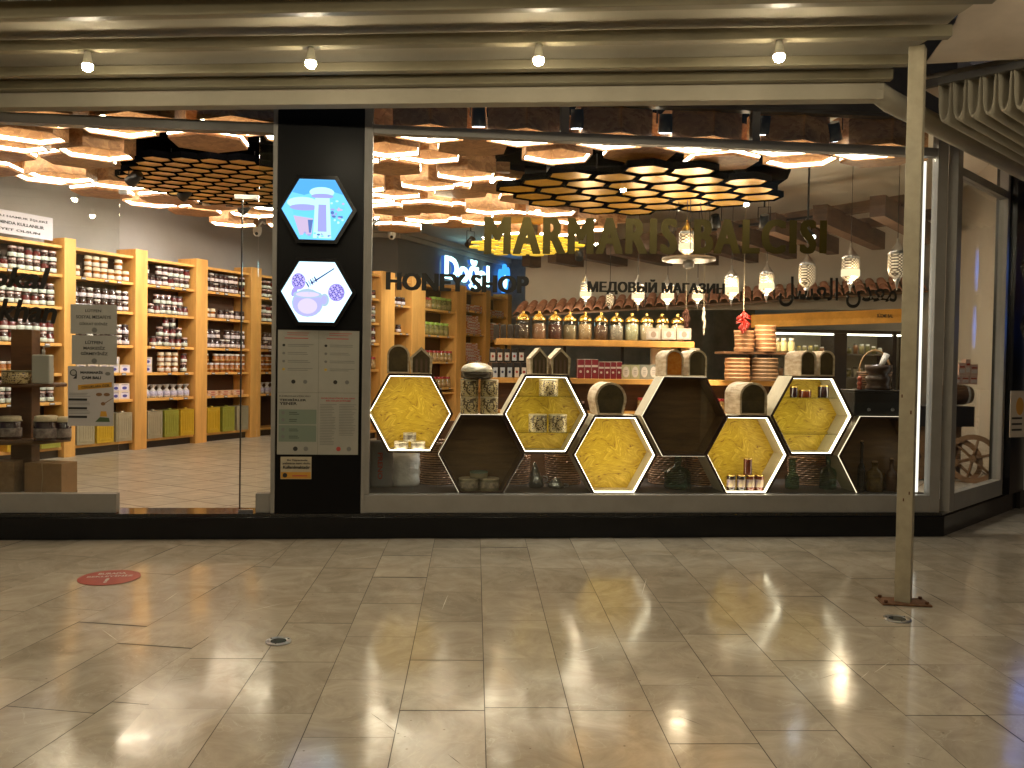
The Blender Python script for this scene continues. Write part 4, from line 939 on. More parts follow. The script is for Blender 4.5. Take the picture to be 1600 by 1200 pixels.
def unit(o_, dv, posts, bays, ztop, label, dep=.30, post_h=.09, slope=0):
    rz = rot_of(dv); o3 = Vector((o_.x, o_.y, FZ)); t = thing('shelving_unit', label, 'shelving', o3, rz)
    for (s0, s1) in posts:
        mb = MB(); mb.box(s0, s1, -.035, dep, 0, ztop-FZ+post_h); bevel(mb.build('post', PINE, t, False), .005)
    for bi, (s0, s1, lv, nm, cont) in enumerate(bays):
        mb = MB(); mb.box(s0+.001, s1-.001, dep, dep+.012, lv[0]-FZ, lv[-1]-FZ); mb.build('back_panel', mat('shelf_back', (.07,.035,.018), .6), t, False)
        for z_ in lv:
            mb = MB(); mb.box(s0+.001, s1-.001, .0, dep-.001, z_-FZ-.036, z_-FZ); bevel(mb.build('shelf', PINEH, t, False), .003)
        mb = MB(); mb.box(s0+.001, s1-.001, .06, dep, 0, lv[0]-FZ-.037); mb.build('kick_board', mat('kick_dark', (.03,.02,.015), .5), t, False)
        for ci, spec in enumerate(cont):   # from the top compartment down
            if not spec: continue
            top = len(lv)-1-ci; zf = lv[top-1]; clear = lv[top]-.036-zf
            for (kind, f0, f1, tiers, rows_) in spec:
                wd, ht = SIZ[kind]; a_ = s0+.015+(s1-s0-.03)*f0; b_ = s0+.015+(s1-s0-.03)*f1; n = max(1, int((b_-a_)/wd)); step = (b_-a_)/n
                for r_ in range(rows_):
                    for tr in range(tiers):
                        if (tr+1)*ht > clear+.004: break
                        sk = 0 if tiers < 3 else tr
                        for i in range(sk, n-sk):
                            if tiers > 1 and tr == tiers-1 and random.random() < .08: continue
                            loc = Vector((a_+step*(i+.5)+random.uniform(-.004,.004), .07+r_*wd*1.02+random.uniform(-.006,.006), zf-FZ+tr*(ht+.001)))
                            wp = o3+Matrix.Rotation(rz, 3, 'Z')@loc
                            tw = '' if tiers == 1 else (', bottom tier' if tr == 0 else f', {ORD[tr]} tier up')
                            bk = '' if r_ == 0 else ', back row'
                            lab = f"{LAB_COL[kind].split(' with ')[0].split(' under ')[0].split(' of ')[0]} {ORD[min(i,17)]} from left{tw}{bk}, {ORD[ci]} shelf, {nm}"
                            goods.append((kind, wp, rz+random.uniform(-.12,.12) if kind not in ('tin','tinolive','tingrey') else rz, lab))
        # price tags on the shelf edges
        for z_ in lv[1:-1]:
            for k in range(3):
                if random.random() < .35: continue
                s_ = s0+(s1-s0)*(.2+.3*k+random.uniform(-.06,.06)); mb = MB(); mb.box(s_-.035, s_+.035, -.004, -.0005, z_-FZ-.034, z_-FZ-.004, 0); mb.box(s_-.028, s_+.028, -.006, -.0042, z_-FZ-.026, z_-FZ-.012, 1); mb.build('price_tag', [INK, mat('tag_white', (.6,.6,.65), .5)], t, False)
    return t
L7 = [.32,.85,1.19,1.54,1.97,2.35,2.69]
def sp_(px): return sline(px, U0, UD)
pA, pB, pC, pD = [(sp_(a_), sp_(b_)) for a_, b_ in ((97,115),(208,227),(303,321),(389,405))]
bl_ = pB[0]-pA[1]; pw = .145; pZ = (pA[0]-bl_-pw, pA[0]-bl_); pY = (pZ[0]-bl_-pw, pZ[0]-bl_)
pE = (pD[1]+1.0, pD[1]+1.14)
J = 'jam'
bays1 = [
 (pY[1], pZ[0], L7, 'bay beyond the left edge', [[(J,0,1,2,1)], [(J,0,1,2,1)], [], [], [], []]),
 (pZ[1], pA[0], L7, 'leftmost bay', [[(J,.04,.98,2,1)], [(J,0,.95,2,1)], [(J,.05,.95,2,1)], [('amber',0,.9,1,1),(J,.3,.95,1,2)], [(J,0,.95,2,1)], [('tin',0,.65,1,1),('tinolive',.65,1,1,1)]]),
 (pA[1], pB[0], L7, 'second bay', [[('honey',.22,1,2,1),('honey',0,.16,1,1)], [('purple',0,1,2,1)], [('purple',0,1,2,1)], [('bluebox',.05,1,3,1)], [('bluebox',.1,1,2,1)], [('tingrey',0,.32,1,1),('tin',.33,.65,1,1),('tingrey',.66,1,1,1)]]),
 (pB[1], pC[0], L7, 'third bay', [[('purple',0,.5,2,1),(J,.5,.98,2,1)], [(J,.1,.95,3,1)], [(J,.14,.95,3,1)], [('honey',.3,.75,2,1),(J,.75,.98,2,1),('bluebox',0,.14,2,1)], [('bag',0,1,1,1)], [('tingrey',0,.31,1,1),('tinolive',.33,.66,1,1),('tin',.68,1,1,1)]]),
 (pC[1], pD[0], L7, 'fourth bay', [[('purple',0,.8,2,1),(J,.82,1,2,1)], [('honey',0,.28,1,1),('purple',.34,.98,1,1)], [('purple',.02,.98,2,1)], [('amber',0,.98,2,1)], [('flat',0,.9,2,1)], [('tin',0,.31,1,1),('tinolive',.34,.65,1,1),('tingrey',.67,1,1,1)]]),
 (pD[1], pE[0], L7, 'bay behind the door', [[(J,.0,1,2,1)], [(J,.0,1,2,1)], [('purple',.05,.6,2,1)], [('amber',.05,.6,2,1)], [('bag',.05,.5,1,1)], []]),
]
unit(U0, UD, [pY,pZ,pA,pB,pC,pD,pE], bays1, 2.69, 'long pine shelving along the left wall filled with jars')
# shelf top paper sign, resting on the unit
p_ = Vector((U0.x,U0.y,2.735))+UD*(pZ[1]+.3)-UNn*.0; 
sgn = thing('shelf_sign', 'white paper sign standing on top of the leftmost shelves', 'sign', p_, rot_of(UD)); mb = MB(); mb.box(-.45,.52,.05,.06,0,.26); mb.build('sheet', mat('sign_paper', (.5,.48,.55), .6), sgn, False)
mb = MB()
for k, s_ in enumerate(('TATLI HAMUR İŞLERİ','YAPIMINDA KULLANILIR','AFİYET OLSUN')): text(mb, s_, -.3, .45-.05*k, .18-.07*k, .215-.07*k, .047, 0, .02)
mb.build('lettering', INK, sgn, False)
# second unit
W0 = PZ(577, 420, 2.78); W1 = PZ(795, 460, 2.78); WD = (W1-W0); WD.z = 0; WD.normalize(); W0 = Vector((W0.x, W0.y, 0))
s2 = lambda px: sline(px, W0, WD)
zz = lambda px, py: zline(px, py, W0, WD)
q0, q1, q2, q3, q4, q5 = (s2(592),s2(613)), (s2(640),s2(661)), (s2(710),s2(725)), (s2(756),s2(763)), (s2(790),s2(796)), None
LA = [.32]+[zz(582,y_) for y_ in (577,536,504,466)]+[2.72]
LB = [.32,.85]+[zz(685,y_) for y_ in (606,565,524,484)]+[2.70]
LC = [.32,.85,1.2]+[zz(741,y_) for y_ in (565,522,486,455)]
LD = [.32,.85,1.2]+[zz(776,y_) for y_ in (570,532,494,464)]
bays2 = [
 (q0[0]-1.0, q0[0], LA, 'bay by the window post', [[(J,.7,1,1,1)], [(J,.7,1,2,1)], [(J,.7,1,2,1)], [('tea',.72,1,1,1)], []]),
 (q0[1], q1[0], LB, 'dark narrow bay', [[('purple',.1,.9,1,1)], [('purple',.3,.7,1,1)], [('tea',.1,.9,1,1)], [('herb',.1,.9,1,1)], [], []]),
 (q1[1], q2[0], LB, 'herb bay', [[('tea',.05,.3,1,1),('herb',.3,.95,1,1)], [('herb',.05,.85,1,1)], [('tea',.1,1,1,1)], [('tea',.1,.95,1,1)], [], []]),
 (q2[1], q3[0], LC, 'first packet bay', [[('pack',.05,1,1,1)], [('pack',0,1,3,1)], [('pack',0,1,3,1)], [('pack',0,1,2,1)], [], []]),
 (q3[1], q4[0], LD, 'second packet bay', [[('pack',.05,1,1,1)], [('pack',0,1,3,1)], [('pack',0,1,3,1)], [('pack',0,1,2,1)], [], []]),
]
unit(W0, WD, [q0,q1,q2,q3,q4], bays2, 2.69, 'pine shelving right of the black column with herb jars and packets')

def finish_goods():
    seen = {}
    fam = {'jar': [], 'bag': [], 'packet': [], 'box': [], 'tin': []}
    for g in goods: fam[NOUN[g[0]]].append(g)
    def area(g):
        px, py = proj(g[1]); k = (g[1]-CAM).dot(fwd); inside = -10 < px < 1610 and 0 < py < 1200 and not (432 < px < 566)
        return (0 if inside else 1, k)
    for f_, lst in fam.items():
        lst.sort(key=area); lim = 288 if f_ == 'jar' else 280
        for g in lst[:lim]:
            vr = int(abs(g[1].x*7.3+g[1].y*3.1+g[1].z*5))%3
            o = bpy.data.objects.new({'jar':'shelf_jar','bag':'gift_bag','packet':'shelf_packet','box':'shelf_box','tin':'oil_tin'}[f_], kmesh(g[0]+('b' if vr == 1 and g[0] in ('jam','purple','pack') else '')) ); COL.objects.link(o); o.location = g[1]; o.rotation_euler = (0,0,g[2]); vs_ = random.uniform(.93,1.04) if f_ == 'jar' else 1.; o.scale = (vs_,vs_,1.)
            tag(o, g[3], f_, {'jar':'jars on the shelves','bag':'gift bags on the shelves','packet':'packets on the shelves','box':'boxes on the shelves','tin':'oil tins on the bottom shelves'}[f_])
        rest = lst[lim:]
        if rest:
            bm = bmesh.new(); mats_ = []
            for g in rest:
                me = kmesh(g[0]).copy(); me.transform(Matrix.Translation(g[1]) @ Matrix.Rotation(g[2], 4, 'Z')); base = len(mats_)
                idx = []
                for mm in me.materials:
                    if mm not in mats_: mats_.append(mm)
                    idx.append(mats_.index(mm))
                for p in me.polygons: p.material_index = idx[p.material_index]
                bm.from_mesh(me); bpy.data.meshes.remove(me)
            me = bpy.data.meshes.new('far_shelf_jars'); bm.to_mesh(me); bm.free()
            for mm in mats_: me.materials.append(mm)
            o = bpy.data.objects.new('far_shelf_jars', me); COL.objects.link(o); tag(o, 'farther jars massed on the shelves', 'jar', None, 'stuff')

# lit wall sign and emblem
JD = (J2-J1); JD.z = 0; JD.normalize()
sj = lambda px: sline(px, Vector((J1.x,J1.y,0))+Vector((JD.y,-JD.x,0))*.12, JD)
JO = Vector((J1.x,J1.y,0))+Vector((JD.y,-JD.x,0))*.12
def zj(px, py): return zline(px, py, JO, JD)
ws = thing('wall_sign', 'cyan lit wall sign reading Doğal above the packet shelves', 'illuminated sign', JO+UP*zj(700,440), rot_of(JD))
zb0 = zj(700,440); mb = MB(); sA, sB = sj(692), sj(760); text(mb, 'Doğal', sA, sB, zj(700,446)-zb0, zj(700,398)-zb0, -.028, 0, .012, 0, .002, fat=.03); mb.build('letter_faces', glow('cyan_letters', (.50,.95,1.0), 2.2), ws, False)
mb = MB(); text(mb, 'Doğal', sA-.04, sB-.04, zj(700,446)-zb0, zj(700,398)-zb0, -.024, 0, .012, 0, .07); mb.build('letter_sides', mat('blue_returns', (.02,.06,.25), .4, emit=(.05,.2,.8), estr=.3), ws, False)
em = thing('wall_emblem', 'blue lit splash emblem at the right end of the wall sign', 'illuminated sign', JO+JD*sj(785)+UP*zj(785,455), rot_of(JD))
mb = MB(); s_ = .0155
for (cx_,cz_,rx_,rz_) in ((0,14,14,17),(-13,22,6,10),(13,26,6,11),(2,34,6,7)):
    mb.prism([(s_*(cx_+rx_*cos(2*pi*i/18)), s_*(cz_+rz_*sin(2*pi*i/18))) for i in range(18)][::-1], -.03-.0004*cx_, .02)
mb.build('blue_shape', glow('blue_emblem', (.03,.25,.9), 1.1), em, False)
mb = MB(); mb.prism([(s_*(8*cos(2*pi*i/18)), s_*(14+10*sin(2*pi*i/18))) for i in range(18)][::-1], -.042, -.036); mb.build('pale_centre', glow('pale_emblem', (.5,.9,1.), 1.4), em, False)

# ================= back counter =================
YC = 12.0
def ib(name, label, cat, px0, py0, px1, py1, Y, dep, m_, group=None, mk=None, bev=.003):
    """box thing spanning a pixel rectangle at depth Y"""
    xm, ym = (px0+px1)/2, (py0+py1)/2
    x0, x1, z0, z1 = P(px0,ym,Y).x, P(px1,ym,Y).x, P(xm,py1,Y).z, P(xm,py0,Y).z
    mb = MB(); mb.box(x0,x1,Y,Y+dep,z0,z1)
    if mk: mk(mb,x0,x1,z0,z1,Y)
    o = mb.build(name, m_); single(o, label, cat, group); bevel(o, bev); return o
zc_top = P(950,592,YC).z; zs_top = P(930,531,YC).z
cx_0, cx_1 = P(762,596,YC).x, P(1225,596,YC).x; sx0, sx1 = P(776,536,YC).x, P(1087,536,YC).x
ct = thing('counter', 'long pine topped shop counter at the back with an upper shelf', 'counter', ((cx_0+cx_1)/2, YC, FZ))
mb = MB(); mb.box(cx_0, cx_1, YC-.06, YC+.6, zc_top-.07, zc_top); bevel(mb.build('worktop', PINEH, ct), .006)
mb = MB(); mb.box(cx_0+.1, cx_1-.1, YC+.28, YC+.58, FZ, zc_top-.071); mb.build('cabinet', DWOOD, ct)
for zz_ in (.45,.72,): mb = MB(); mb.box(cx_0+.05, cx_1-.05, YC-.0, YC+.279, zz_, zz_+.03); mb.build('shelf', PINEH, ct)
mb = MB(); mb.box(sx0, sx1, YC+.05, YC+.35, zs_top-.085, zs_top); bevel(mb.build('upper_shelf', PINEH, ct), .006)
for k in range(4):
    x_ = sx0+.15+(sx1-sx0-.3)*k/3; mb = MB(); mb.box(x_-.02,x_+.02,YC+.25,YC+.29,zc_top+.001,zs_top-.086); mb.build('bracket', SPT, ct)
cont = [((.05,.03,.02),(.10,.06,.03)),((.30,.16,.09),(.36,.2,.12)),((.08,.025,.02),(.12,.04,.03)),((.20,.16,.09),(.26,.2,.12)),((.50,.36,.22),(.30,.2,.10)),((.07,.03,.015),(.13,.06,.03)),((.03,.02,.02),(.55,.5,.42)),((.25,.26,.12),(.60,.6,.45)),((.40,.34,.24),(.5,.42,.3)),((.42,.36,.24),(.5,.42,.3)),((.40,.30,.2),(.5,.4,.28))]
nm_ = ['dark','tan','dark red','olive grey','layered tan','dark brown','black and white','green and white','pale cream','pale','pale brown']
for k, px in enumerate((817,842,867,890,914,939,963,987,1010,1034,1058)):
    c = P(px, 531, YC+.17); c.z = zs_top+.001; r_ = .094; h_ = .245
    t = thing('domed_jar', f'gold domed glass jar, {ORD[k]} from left on the upper shelf, {nm_[k]} contents', 'jar', c, group='gold domed glass jars on the upper counter shelf')
    mb = MB(); mb.lathe([(r_*.96,0),(r_,.01),(r_,h_),(r_*.93,h_+.005)], 20); mb.build('glass', JARG, t, False)
    a_, b_ = cont[k]; mb = MB(); hh = h_*random.uniform(.72,.9); mb.lathe([(r_*.93,.006),(r_*.955,.012),(r_*.955,hh),(r_*.6,hh+.02)], 20); mb.build('contents', mat(f'contents_{k}', a_, .6, col2=b_, vscale=70 if k in (6,7) else 30), t, False)
    mb = MB(); mb.lathe([(r_*1.04,h_+.006),(r_*1.05,h_+.02),(r_*.92,h_+.055),(r_*.6,h_+.085),(r_*.25,h_+.10),(.016,h_+.108),(.024,h_+.122),(.02,h_+.135),(.006,h_+.142)], 20); mb.build('dome_lid', BRASS, t, False)
RB = mat('maroon_card', (.22,.02,.035), .4); RBW = mat('card_white', (.64,.58,.54), .4)
def redmk(mb,x0,x1,z0,z1,Y):
    w_=x1-x0;h_=z1-z0; mb.box(x0+.004,x1-.004,Y-.002,Y-.0005,z0+h_*.60,z0+h_*.70,1); mb.box(x0+.002,x0+.006,Y-.002,Y-.0005,z0,z1,1)
    mb.prism([((x0+x1)/2+w_*.2*cos(t*pi/4), z0+h_*.38+w_*.2*sin(t*pi/4)) for t in range(8)][::-1], Y-.002, Y-.0005, 1); mb.box(x0,x1,Y-.002,Y-.0005,z1-.008,z1,1)
for k in range(7):
    w_ = 11. if k < 3 else 9.3; x0 = 902+11.*min(k,3)+9.3*max(0,k-3); y0 = 561 if k < 3 else 565
    ib('red_box', f'maroon and white tea box on the counter, {ORD[k]} from left', 'box', x0, y0, x0+w_-.5, 592.5, YC, .06, [RB,RBW], 'maroon boxes on the counter', redmk, .001)
GB = mat('pale_green_card', (.40,.40,.26), .4); GB2 = mat('grey_card', (.26,.27,.24), .4)
def ovmk(mb,x0,x1,z0,z1,Y):
    w_=x1-x0;h_=z1-z0; mb.prism([((x0+x1)/2+w_*.36*cos(t*pi/8), (z0+z1)/2+h_*.38*sin(t*pi/8)) for t in range(16)][::-1], Y-.002, Y-.0005, 1)
    for q in range(3): mb.box(x0+w_*.34,x1-w_*.34,Y-.0035,Y-.002,z0+h_*(.35+.12*q),z0+h_*(.38+.12*q),2)
for k in range(4):
    x0 = 971+14.4*k; ib('oval_label_box', f"{'pale green' if k<2 else 'grey'} soap box with oval label, {ORD[k]} from left on the counter", 'box', x0, 570, x0+14, 592.5, YC, .07, [GB if k<2 else GB2, RBW, INKG], 'oval label boxes on the counter', ovmk, .001)
def blmk(mb,x0,x1,z0,z1,Y):
    w_=x1-x0;h_=z1-z0; mb.box(x0+w_*.15,x1-w_*.15,Y-.002,Y-.0005,z0+h_*.12,z0+h_*.72,1); mb.prism([((x0+x1)/2+w_*.2*cos(t*pi/5), z0+h_*.45+w_*.22*sin(t*pi/5)) for t in range(10)][::-1], Y-.0035, Y-.002, 2)
BLK = mat('black_packet', (.02,.018,.02), .35); LBW = mat('blue_white_label', (.50,.56,.66), .4); LBB = mat('navy_mark', (.04,.05,.13), .4)
for k in range(5): ib('coffee_packet', f'black packet with pale label, {ORD[k]} from left at the left end of the counter', 'packet', 769+11.2*k, 567, 779+11.2*k, 592.5, YC, .06, [BLK, LBW if k<3 else RBW, LBB if k<3 else INKR], 'black packets on the counter', blmk, .001)
for k in range(5): ib('coffee_packet', f'black packet in the raised row, {ORD[k]} from left', 'packet', 765+11.2*k, 545, 775+11.2*k, 566, YC+.10, .06, [BLK, RBW if k!=3 else LBW, INKR], 'black packets on the counter', blmk, .001)
def shmk(mb,x0,x1,z0,z1,Y):
    pass
riser = ib('counter_riser', 'low dark box under the raised row of black packets', 'box', 763, 566.5, 822, 592.5, YC+.09, .14, DWOOD, None)
for k in range(3): ib('label_sheet', f'pale printed carton leaning before the domed jars, {ORD[k]} from left', 'box', 1010+24*k, 513, 1032+24*k, 530.5, YC+.055, .012, [mat('carton_pale', (.52,.44,.38), .6), RBW, mat('carton_print', (.36,.27,.22), .6)], 'pale cartons on the upper shelf', blmk, .001)
for k in range(4): ib('black_cup', f'dark glass cup at the left end of the upper shelf, {ORD[k]} from left', 'cup', 771+11*k, 507, 780+11*k, 530.5, YC+.1, .08, mat('dark_cup', (.05,.045,.045), .15, var=.4, vscale=20), 'dark cups on the upper shelf', None, .008)
for k in range(4): ib('tile_box', f'pale patterned carton behind the arched logs, {ORD[k]} from left', 'box', 1018+19*k, 544, 1036+19*k, 591.5, YC+.3, .08, [mat('pattern_carton', (.50,.46,.38), .5), mat('pattern_carton2', (.42,.36,.28), .5, col2=(.6,.55,.45), vscale=30), INKG], 'pale patterned cartons on the counter', blmk, .002)
# things stored on the counter's lower shelves
for k in range(26):
    x_ = cx_0+.25+(cx_1-cx_0-.5)*(k+.5)/26; z_ = .751 if k%2 else .481
    goods.append((random.choice(['jam','tea','amber','honey']), Vector((x_, YC+.08, z_)), 0., f'jar on the {"upper" if k%2 else "lower"} shelf of the counter front, {ORD[min(k//2,17)]} from left'))

# round wooden boxes in stacks
SIEVE = mat('bent_wood', (.46,.24,.12), .5, var=.25, vscale=10)
def stackr(cpx, ypx0, rpx, n, Y, nmn, hpx=6.4, mt=SIEVE):
    for k in range(n):
        p = P(cpx, ypx0-hpx*k, Y); r_ = rpx*mp(cpx,ypx0,Y); h_ = hpx*mp(cpx,ypx0,Y)
        mb = MB(); mb.lathe([(r_*.97,0.0005),(r_,.006),(r_,h_*.55),(r_*1.02,h_*.58),(r_*1.02,h_-.004),(r_*.97,h_-.001)], 24); o = mb.build('round_box', mt); o.data.transform(Matrix.Translation((0,0,0))); o.location = p+Vector((random.uniform(-.006,.006),0,0))
        tag(o, f"round bent wood box, {'lowest' if k==0 else ('topmost' if k==n-1 else ORD[k]+' up')} in the {nmn} stack", 'box', 'round wooden boxes stacked on the right of the counter')
YS = 11.7
stackr(1152, 594.6, 19, 6, YS, 'lower left', 5.9); stackr(1195, 594.6, 20, 6, YS, 'lower right', 5.9, mat('bent_wood_dark', (.22,.13,.07), .5, var=.25, vscale=10))
sh0 = P(1135,551,YS); ib('round_box_shelf', 'short dark shelf carrying the upper round box stacks', 'shelf', 1130, 550, 1245, 553.5, YS-.1, .35, DWOOD)
for px in (1170,1240): ib('shelf_support', f"dark upright under the {'left' if px==1170 else 'right'} of the round box shelf", 'shelf support', px, 553.7, px+4, 596, YS+.1, .04, DWOOD)
stackr(1163, 549.6, 15, 5, YS, 'upper left', 6.6); stackr(1196, 549.6, 16, 6, YS, 'upper right', 6.9)
for k, px in enumerate((1213,1224,1236)):
    p = P(px, 549.5, YS); s_ = mp(px,549,YS); mb = MB(); mb.lathe([(5*s_,0),(5.5*s_,2*s_),(5.5*s_,14*s_),(3.5*s_,17*s_),(4*s_,17.5*s_),(4*s_,21*s_)], 12, p, mis=[0,0,0,1,1]); o = mb.build('cream_jar', [mat('cream_fill', (.52,.44,.22), .35, var=.15), LIDW]); single(o, f'cream coloured jar beside the upper round boxes, {ORD[k]} from left', 'jar', 'cream jars on the upper round box shelf')
# hanging peppers and garlic
def hang(px, y0, y1, wpx, Y, m_, label, cat, name, n=60):
    top = P(px,y0,Y); bot = P(px,y1,Y); s_ = mp(px,y0,Y); t = thing(name, label, cat, bot)
    mb = MB(); mb.tube([Vector((top.x,top.y,CZ)), top, bot+UP*.02], .004, 5); mb.build('string', mat('string', (.4,.33,.22), .8), t)
    mb = MB()
    for i in range(n):
        u = i/n; p = top.lerp(bot, .12+.85*u); a_ = random.uniform(0,2*pi); w_ = wpx*s_*.5*(.35+.65*sin(pi*min(1,.2+.9*u))); q = p+Vector((cos(a_)*w_, sin(a_)*w_, -.04-random.uniform(0,.03)))
        mb.cyl(p, q, .010, .004, 5)
    mb.build('cluster', m_, t)
hang(1162, 482, 517, 24, 11.4, mat('red_pepper', (.34,.018,.012), .35, var=.4, vscale=30), 'bunch of dried red peppers hanging above the round boxes', 'dried peppers', 'pepper_bunch', 90)
hang(1100, 474, 520, 6, 11.8, mat('garlic', (.6,.55,.46), .6, var=.2, vscale=30), 'white plaited garlic string hanging right of the domed jars', 'garlic string', 'garlic_string', 50)
hang(1072, 478, 512, 14, 12.3, mat('dried_herb', (.16,.06,.04), .7, var=.5, vscale=40), 'dark bunch of dried herbs hanging above the last domed jars', 'dried herbs', 'herb_bunch', 60)

# lintel and display fridge, right
YF = 12.6
li = thing('fridge_canopy', 'amber timber header board with scalloped edge over the display fridge', 'canopy', P(1290,510,YF))
a0, a1, b0, b1 = P(1176,512,YF), P(1176,492,YF), P(1440,503,YF-.4), P(1440,481,YF-.4)
mb = MB(); mb.add([a0,b0,b1,a1]+[v+Vector((0,.06,0)) for v in (a0,b0,b1,a1)], [(0,1,2,3),(7,6,5,4),(0,4,5,1),(3,2,6,7),(0,3,7,4),(1,5,6,2)]); mb.build('header_board', mat('amber_wood', (.62,.30,.045), .45, var=.2, vscale=4), li)
mb = MB(); n = 34
for i in range(n):
    u0_, u1_ = i/n, (i+1)/n; am = a0.lerp(b0,(u0_+u1_)/2); w_ = (b0-a0).length/n; h_ = (a1-a0).z*.5
    pA_ = a0.lerp(b0,u0_)-Vector((0,.004,0)); pB_ = a0.lerp(b0,u1_)-Vector((0,.004,0)); pm2 = am-Vector((0,.004,0))
    mb.add([pA_,pB_,pB_+UP*h_*.85,pm2+UP*h_*1.0,pA_+UP*h_*.85], [(0,1,2,3,4)])
    mb.add([v-Vector((0,.012,0)) for v in (pA_,pB_,pB_+UP*h_*.85,pm2+UP*h_*1.0,pA_+UP*h_*.85)], [(0,1,2,3,4)])
mb.build('scalloped_trim', mat('amber_wood_light', (.70,.36,.07), .45, var=.2, vscale=4), li)
pq = P(1385,493,YF-.38); mb = MB(); text(mb, 'SÜZME BAL', pq.x-.14, pq.x+.10, pq.z-.03, pq.z+.03, pq.y, 0, .03); mb.build('lettering', INK, li)
fx0, fx1 = P(1203,600,YF).x, P(1440,600,YF).x; fz1 = P(1300,514,YF).z-.01
fr = thing('display_fridge', 'black framed glass display fridge under the amber header', 'fridge', ((fx0+fx1)/2, YF+.1, FZ))
FRM = mat('fridge_black', (.012,.010,.012), .3)
mb = MB(); mb.box(fx0,fx1,YF+.55,YF+.6,FZ,fz1); mb.build('back', mat('fridge_inside', (.30,.27,.20), .5), fr)
for px0_,px1_ in ((1203,1209),(1306,1326),(1398,1404),(1434,1440)):
    mb = MB(); mb.box(P(px0_,600,YF).x,P(px1_,600,YF).x,YF+.08,YF+.54,FZ,fz1-.05); mb.build('upright', FRM, fr)
mb = MB(); mb.box(fx0,fx1,YF+.07,YF+.54,fz1-.049,fz1); mb.build('head', FRM, fr)
mb = MB(); mb.box(fx0,fx1,YF+.07,YF+.54,FZ,FZ+.45); mb.build('base', FRM, fr)
for py in (552,589,622):
    z_ = P(1300,py,YF+.1).z
    for (a_,b_) in ((1210,1305),(1327,1397)):
        mb = MB(); mb.box(P(a_,600,YF).x+.005,P(b_,600,YF).x-.005,YF+.14,YF+.53,z_-.02,z_); mb.build('shelf', mat('fridge_shelf', (.2,.19,.17), .4), fr)
        n = 9 if a_ == 1210 else 6; xa_, xb_ = P(a_,600,YF).x+.06, P(b_,600,YF).x-.06
        for i in range(n):
            p = Vector((xa_+(xb_-xa_)*(i+.5)/n, YF+.24, z_+.001)); r_ = .034; h_ = random.uniform(.09,.15)
            mb = MB(); mb.lathe([(r_,0),(r_,h_*.8),(r_*.8,h_*.83),(r_*.85,h_)], 10, p, mis=[0,0,1]); cc_ = random.choice([(.42,.36,.16),(.5,.46,.36),(.2,.18,.05),(.30,.13,.05)])
            o = mb.build('fridge_jar', [mat('fj%d'%int(cc_[0]*100), cc_, .35, var=.2), random.choice([LIDW,LIDD,LIDG])]); single(o, f'jar on {["upper","middle","lower"][(552,589,622).index(py)]} shelf of the fridge, {"left" if n==9 else "right"} door, {ORD[i]} from left', 'jar', 'jars in the display fridge')
mb = MB(); mb.box(fx0+.1,fx1-.1,YF+.12,YF+.15,fz1-.075,fz1-.055); mb.build('light_tube', glow('fridge_tube', (1.,.9,.7), 5.), fr)
for (a_,b_) in ((1210,1305),(1327,1397)):
    mb = MB(); mb.box(P(a_,600,YF).x,P(b_,600,YF).x,YF+.085,YF+.091,FZ+.46,fz1-.06); mb.build('glass_door', GLASS, fr)
# roof tile canopy
TERR = mat('terracotta', (.42,.17,.10), .7, col2=(.56,.30,.20), vscale=6, bump=.3)
e0_, e1_ = P(800,492,15.2), P(1450,452,12.9); ed = (e1_-e0_); 
rt = thing('tiled_canopy', 'terracotta roof tile canopy over the back counter and fridge', 'canopy', e0_)
edh = Vector((ed.x, ed.y, 0)).normalized(); en = Vector((-edh.y, edh.x, 0)); Ln = ed.length; n = int(Ln/.17)
for i in range(n):
    mb = MB()
    for cs in range(2):
        p = e0_.lerp(e1_, (i+.5)/n)+en*(.26*cs)+UP*(.10*cs+.0); q = p+en*.30+UP*.115; r_ = .075
        sec = []
        for pt, rr2 in ((p, r_), (q, r_*.85)):
            for j in range(7): a_ = pi*j/6; sec.append(pt+edh*(rr2*cos(a_))+UP*(rr2*sin(a_)*.8+.012*cs))
        for pt, rr2 in ((p, r_-.014), (q, r_*.85-.014)):
            for j in range(7): a_ = pi*j/6; sec.append(pt+edh*(rr2*cos(a_))+UP*(rr2*sin(a_)*.8+.012*cs))
        mb.add(sec, [(j, j+1, 8+j, 7+j) for j in range(6)]+[(14+j+1, 14+j, 21+j, 22+j) for j in range(6)]+[(j+1, j, 14+j, 15+j) for j in range(6)], 0, True)
    mb.build('tile_course', TERR, rt)
mb = MB(); uu = [e0_-UP*.02, e1_-UP*.02, e1_+en*.6+UP*.2, e0_+en*.6+UP*.2]; mb.add(uu+[v-UP*.03 for v in uu], [(0,1,2,3),(7,6,5,4),(0,4,5,1)]); mb.build('boarding', DWOOD, rt)
wq = e0_+en*.9; we = e1_+en*.9
mb = MB(); 
for (pp_, qq_) in ((wq, we),):
    mb.vprism([tuple(pp_.xy), tuple(qq_.xy), tuple((qq_+en*.1).xy), tuple((pp_+en*.1).xy)], 2.35, CZ-.001)
mb2 = mb; struct(mb2.build('upper_wall', WALLW))
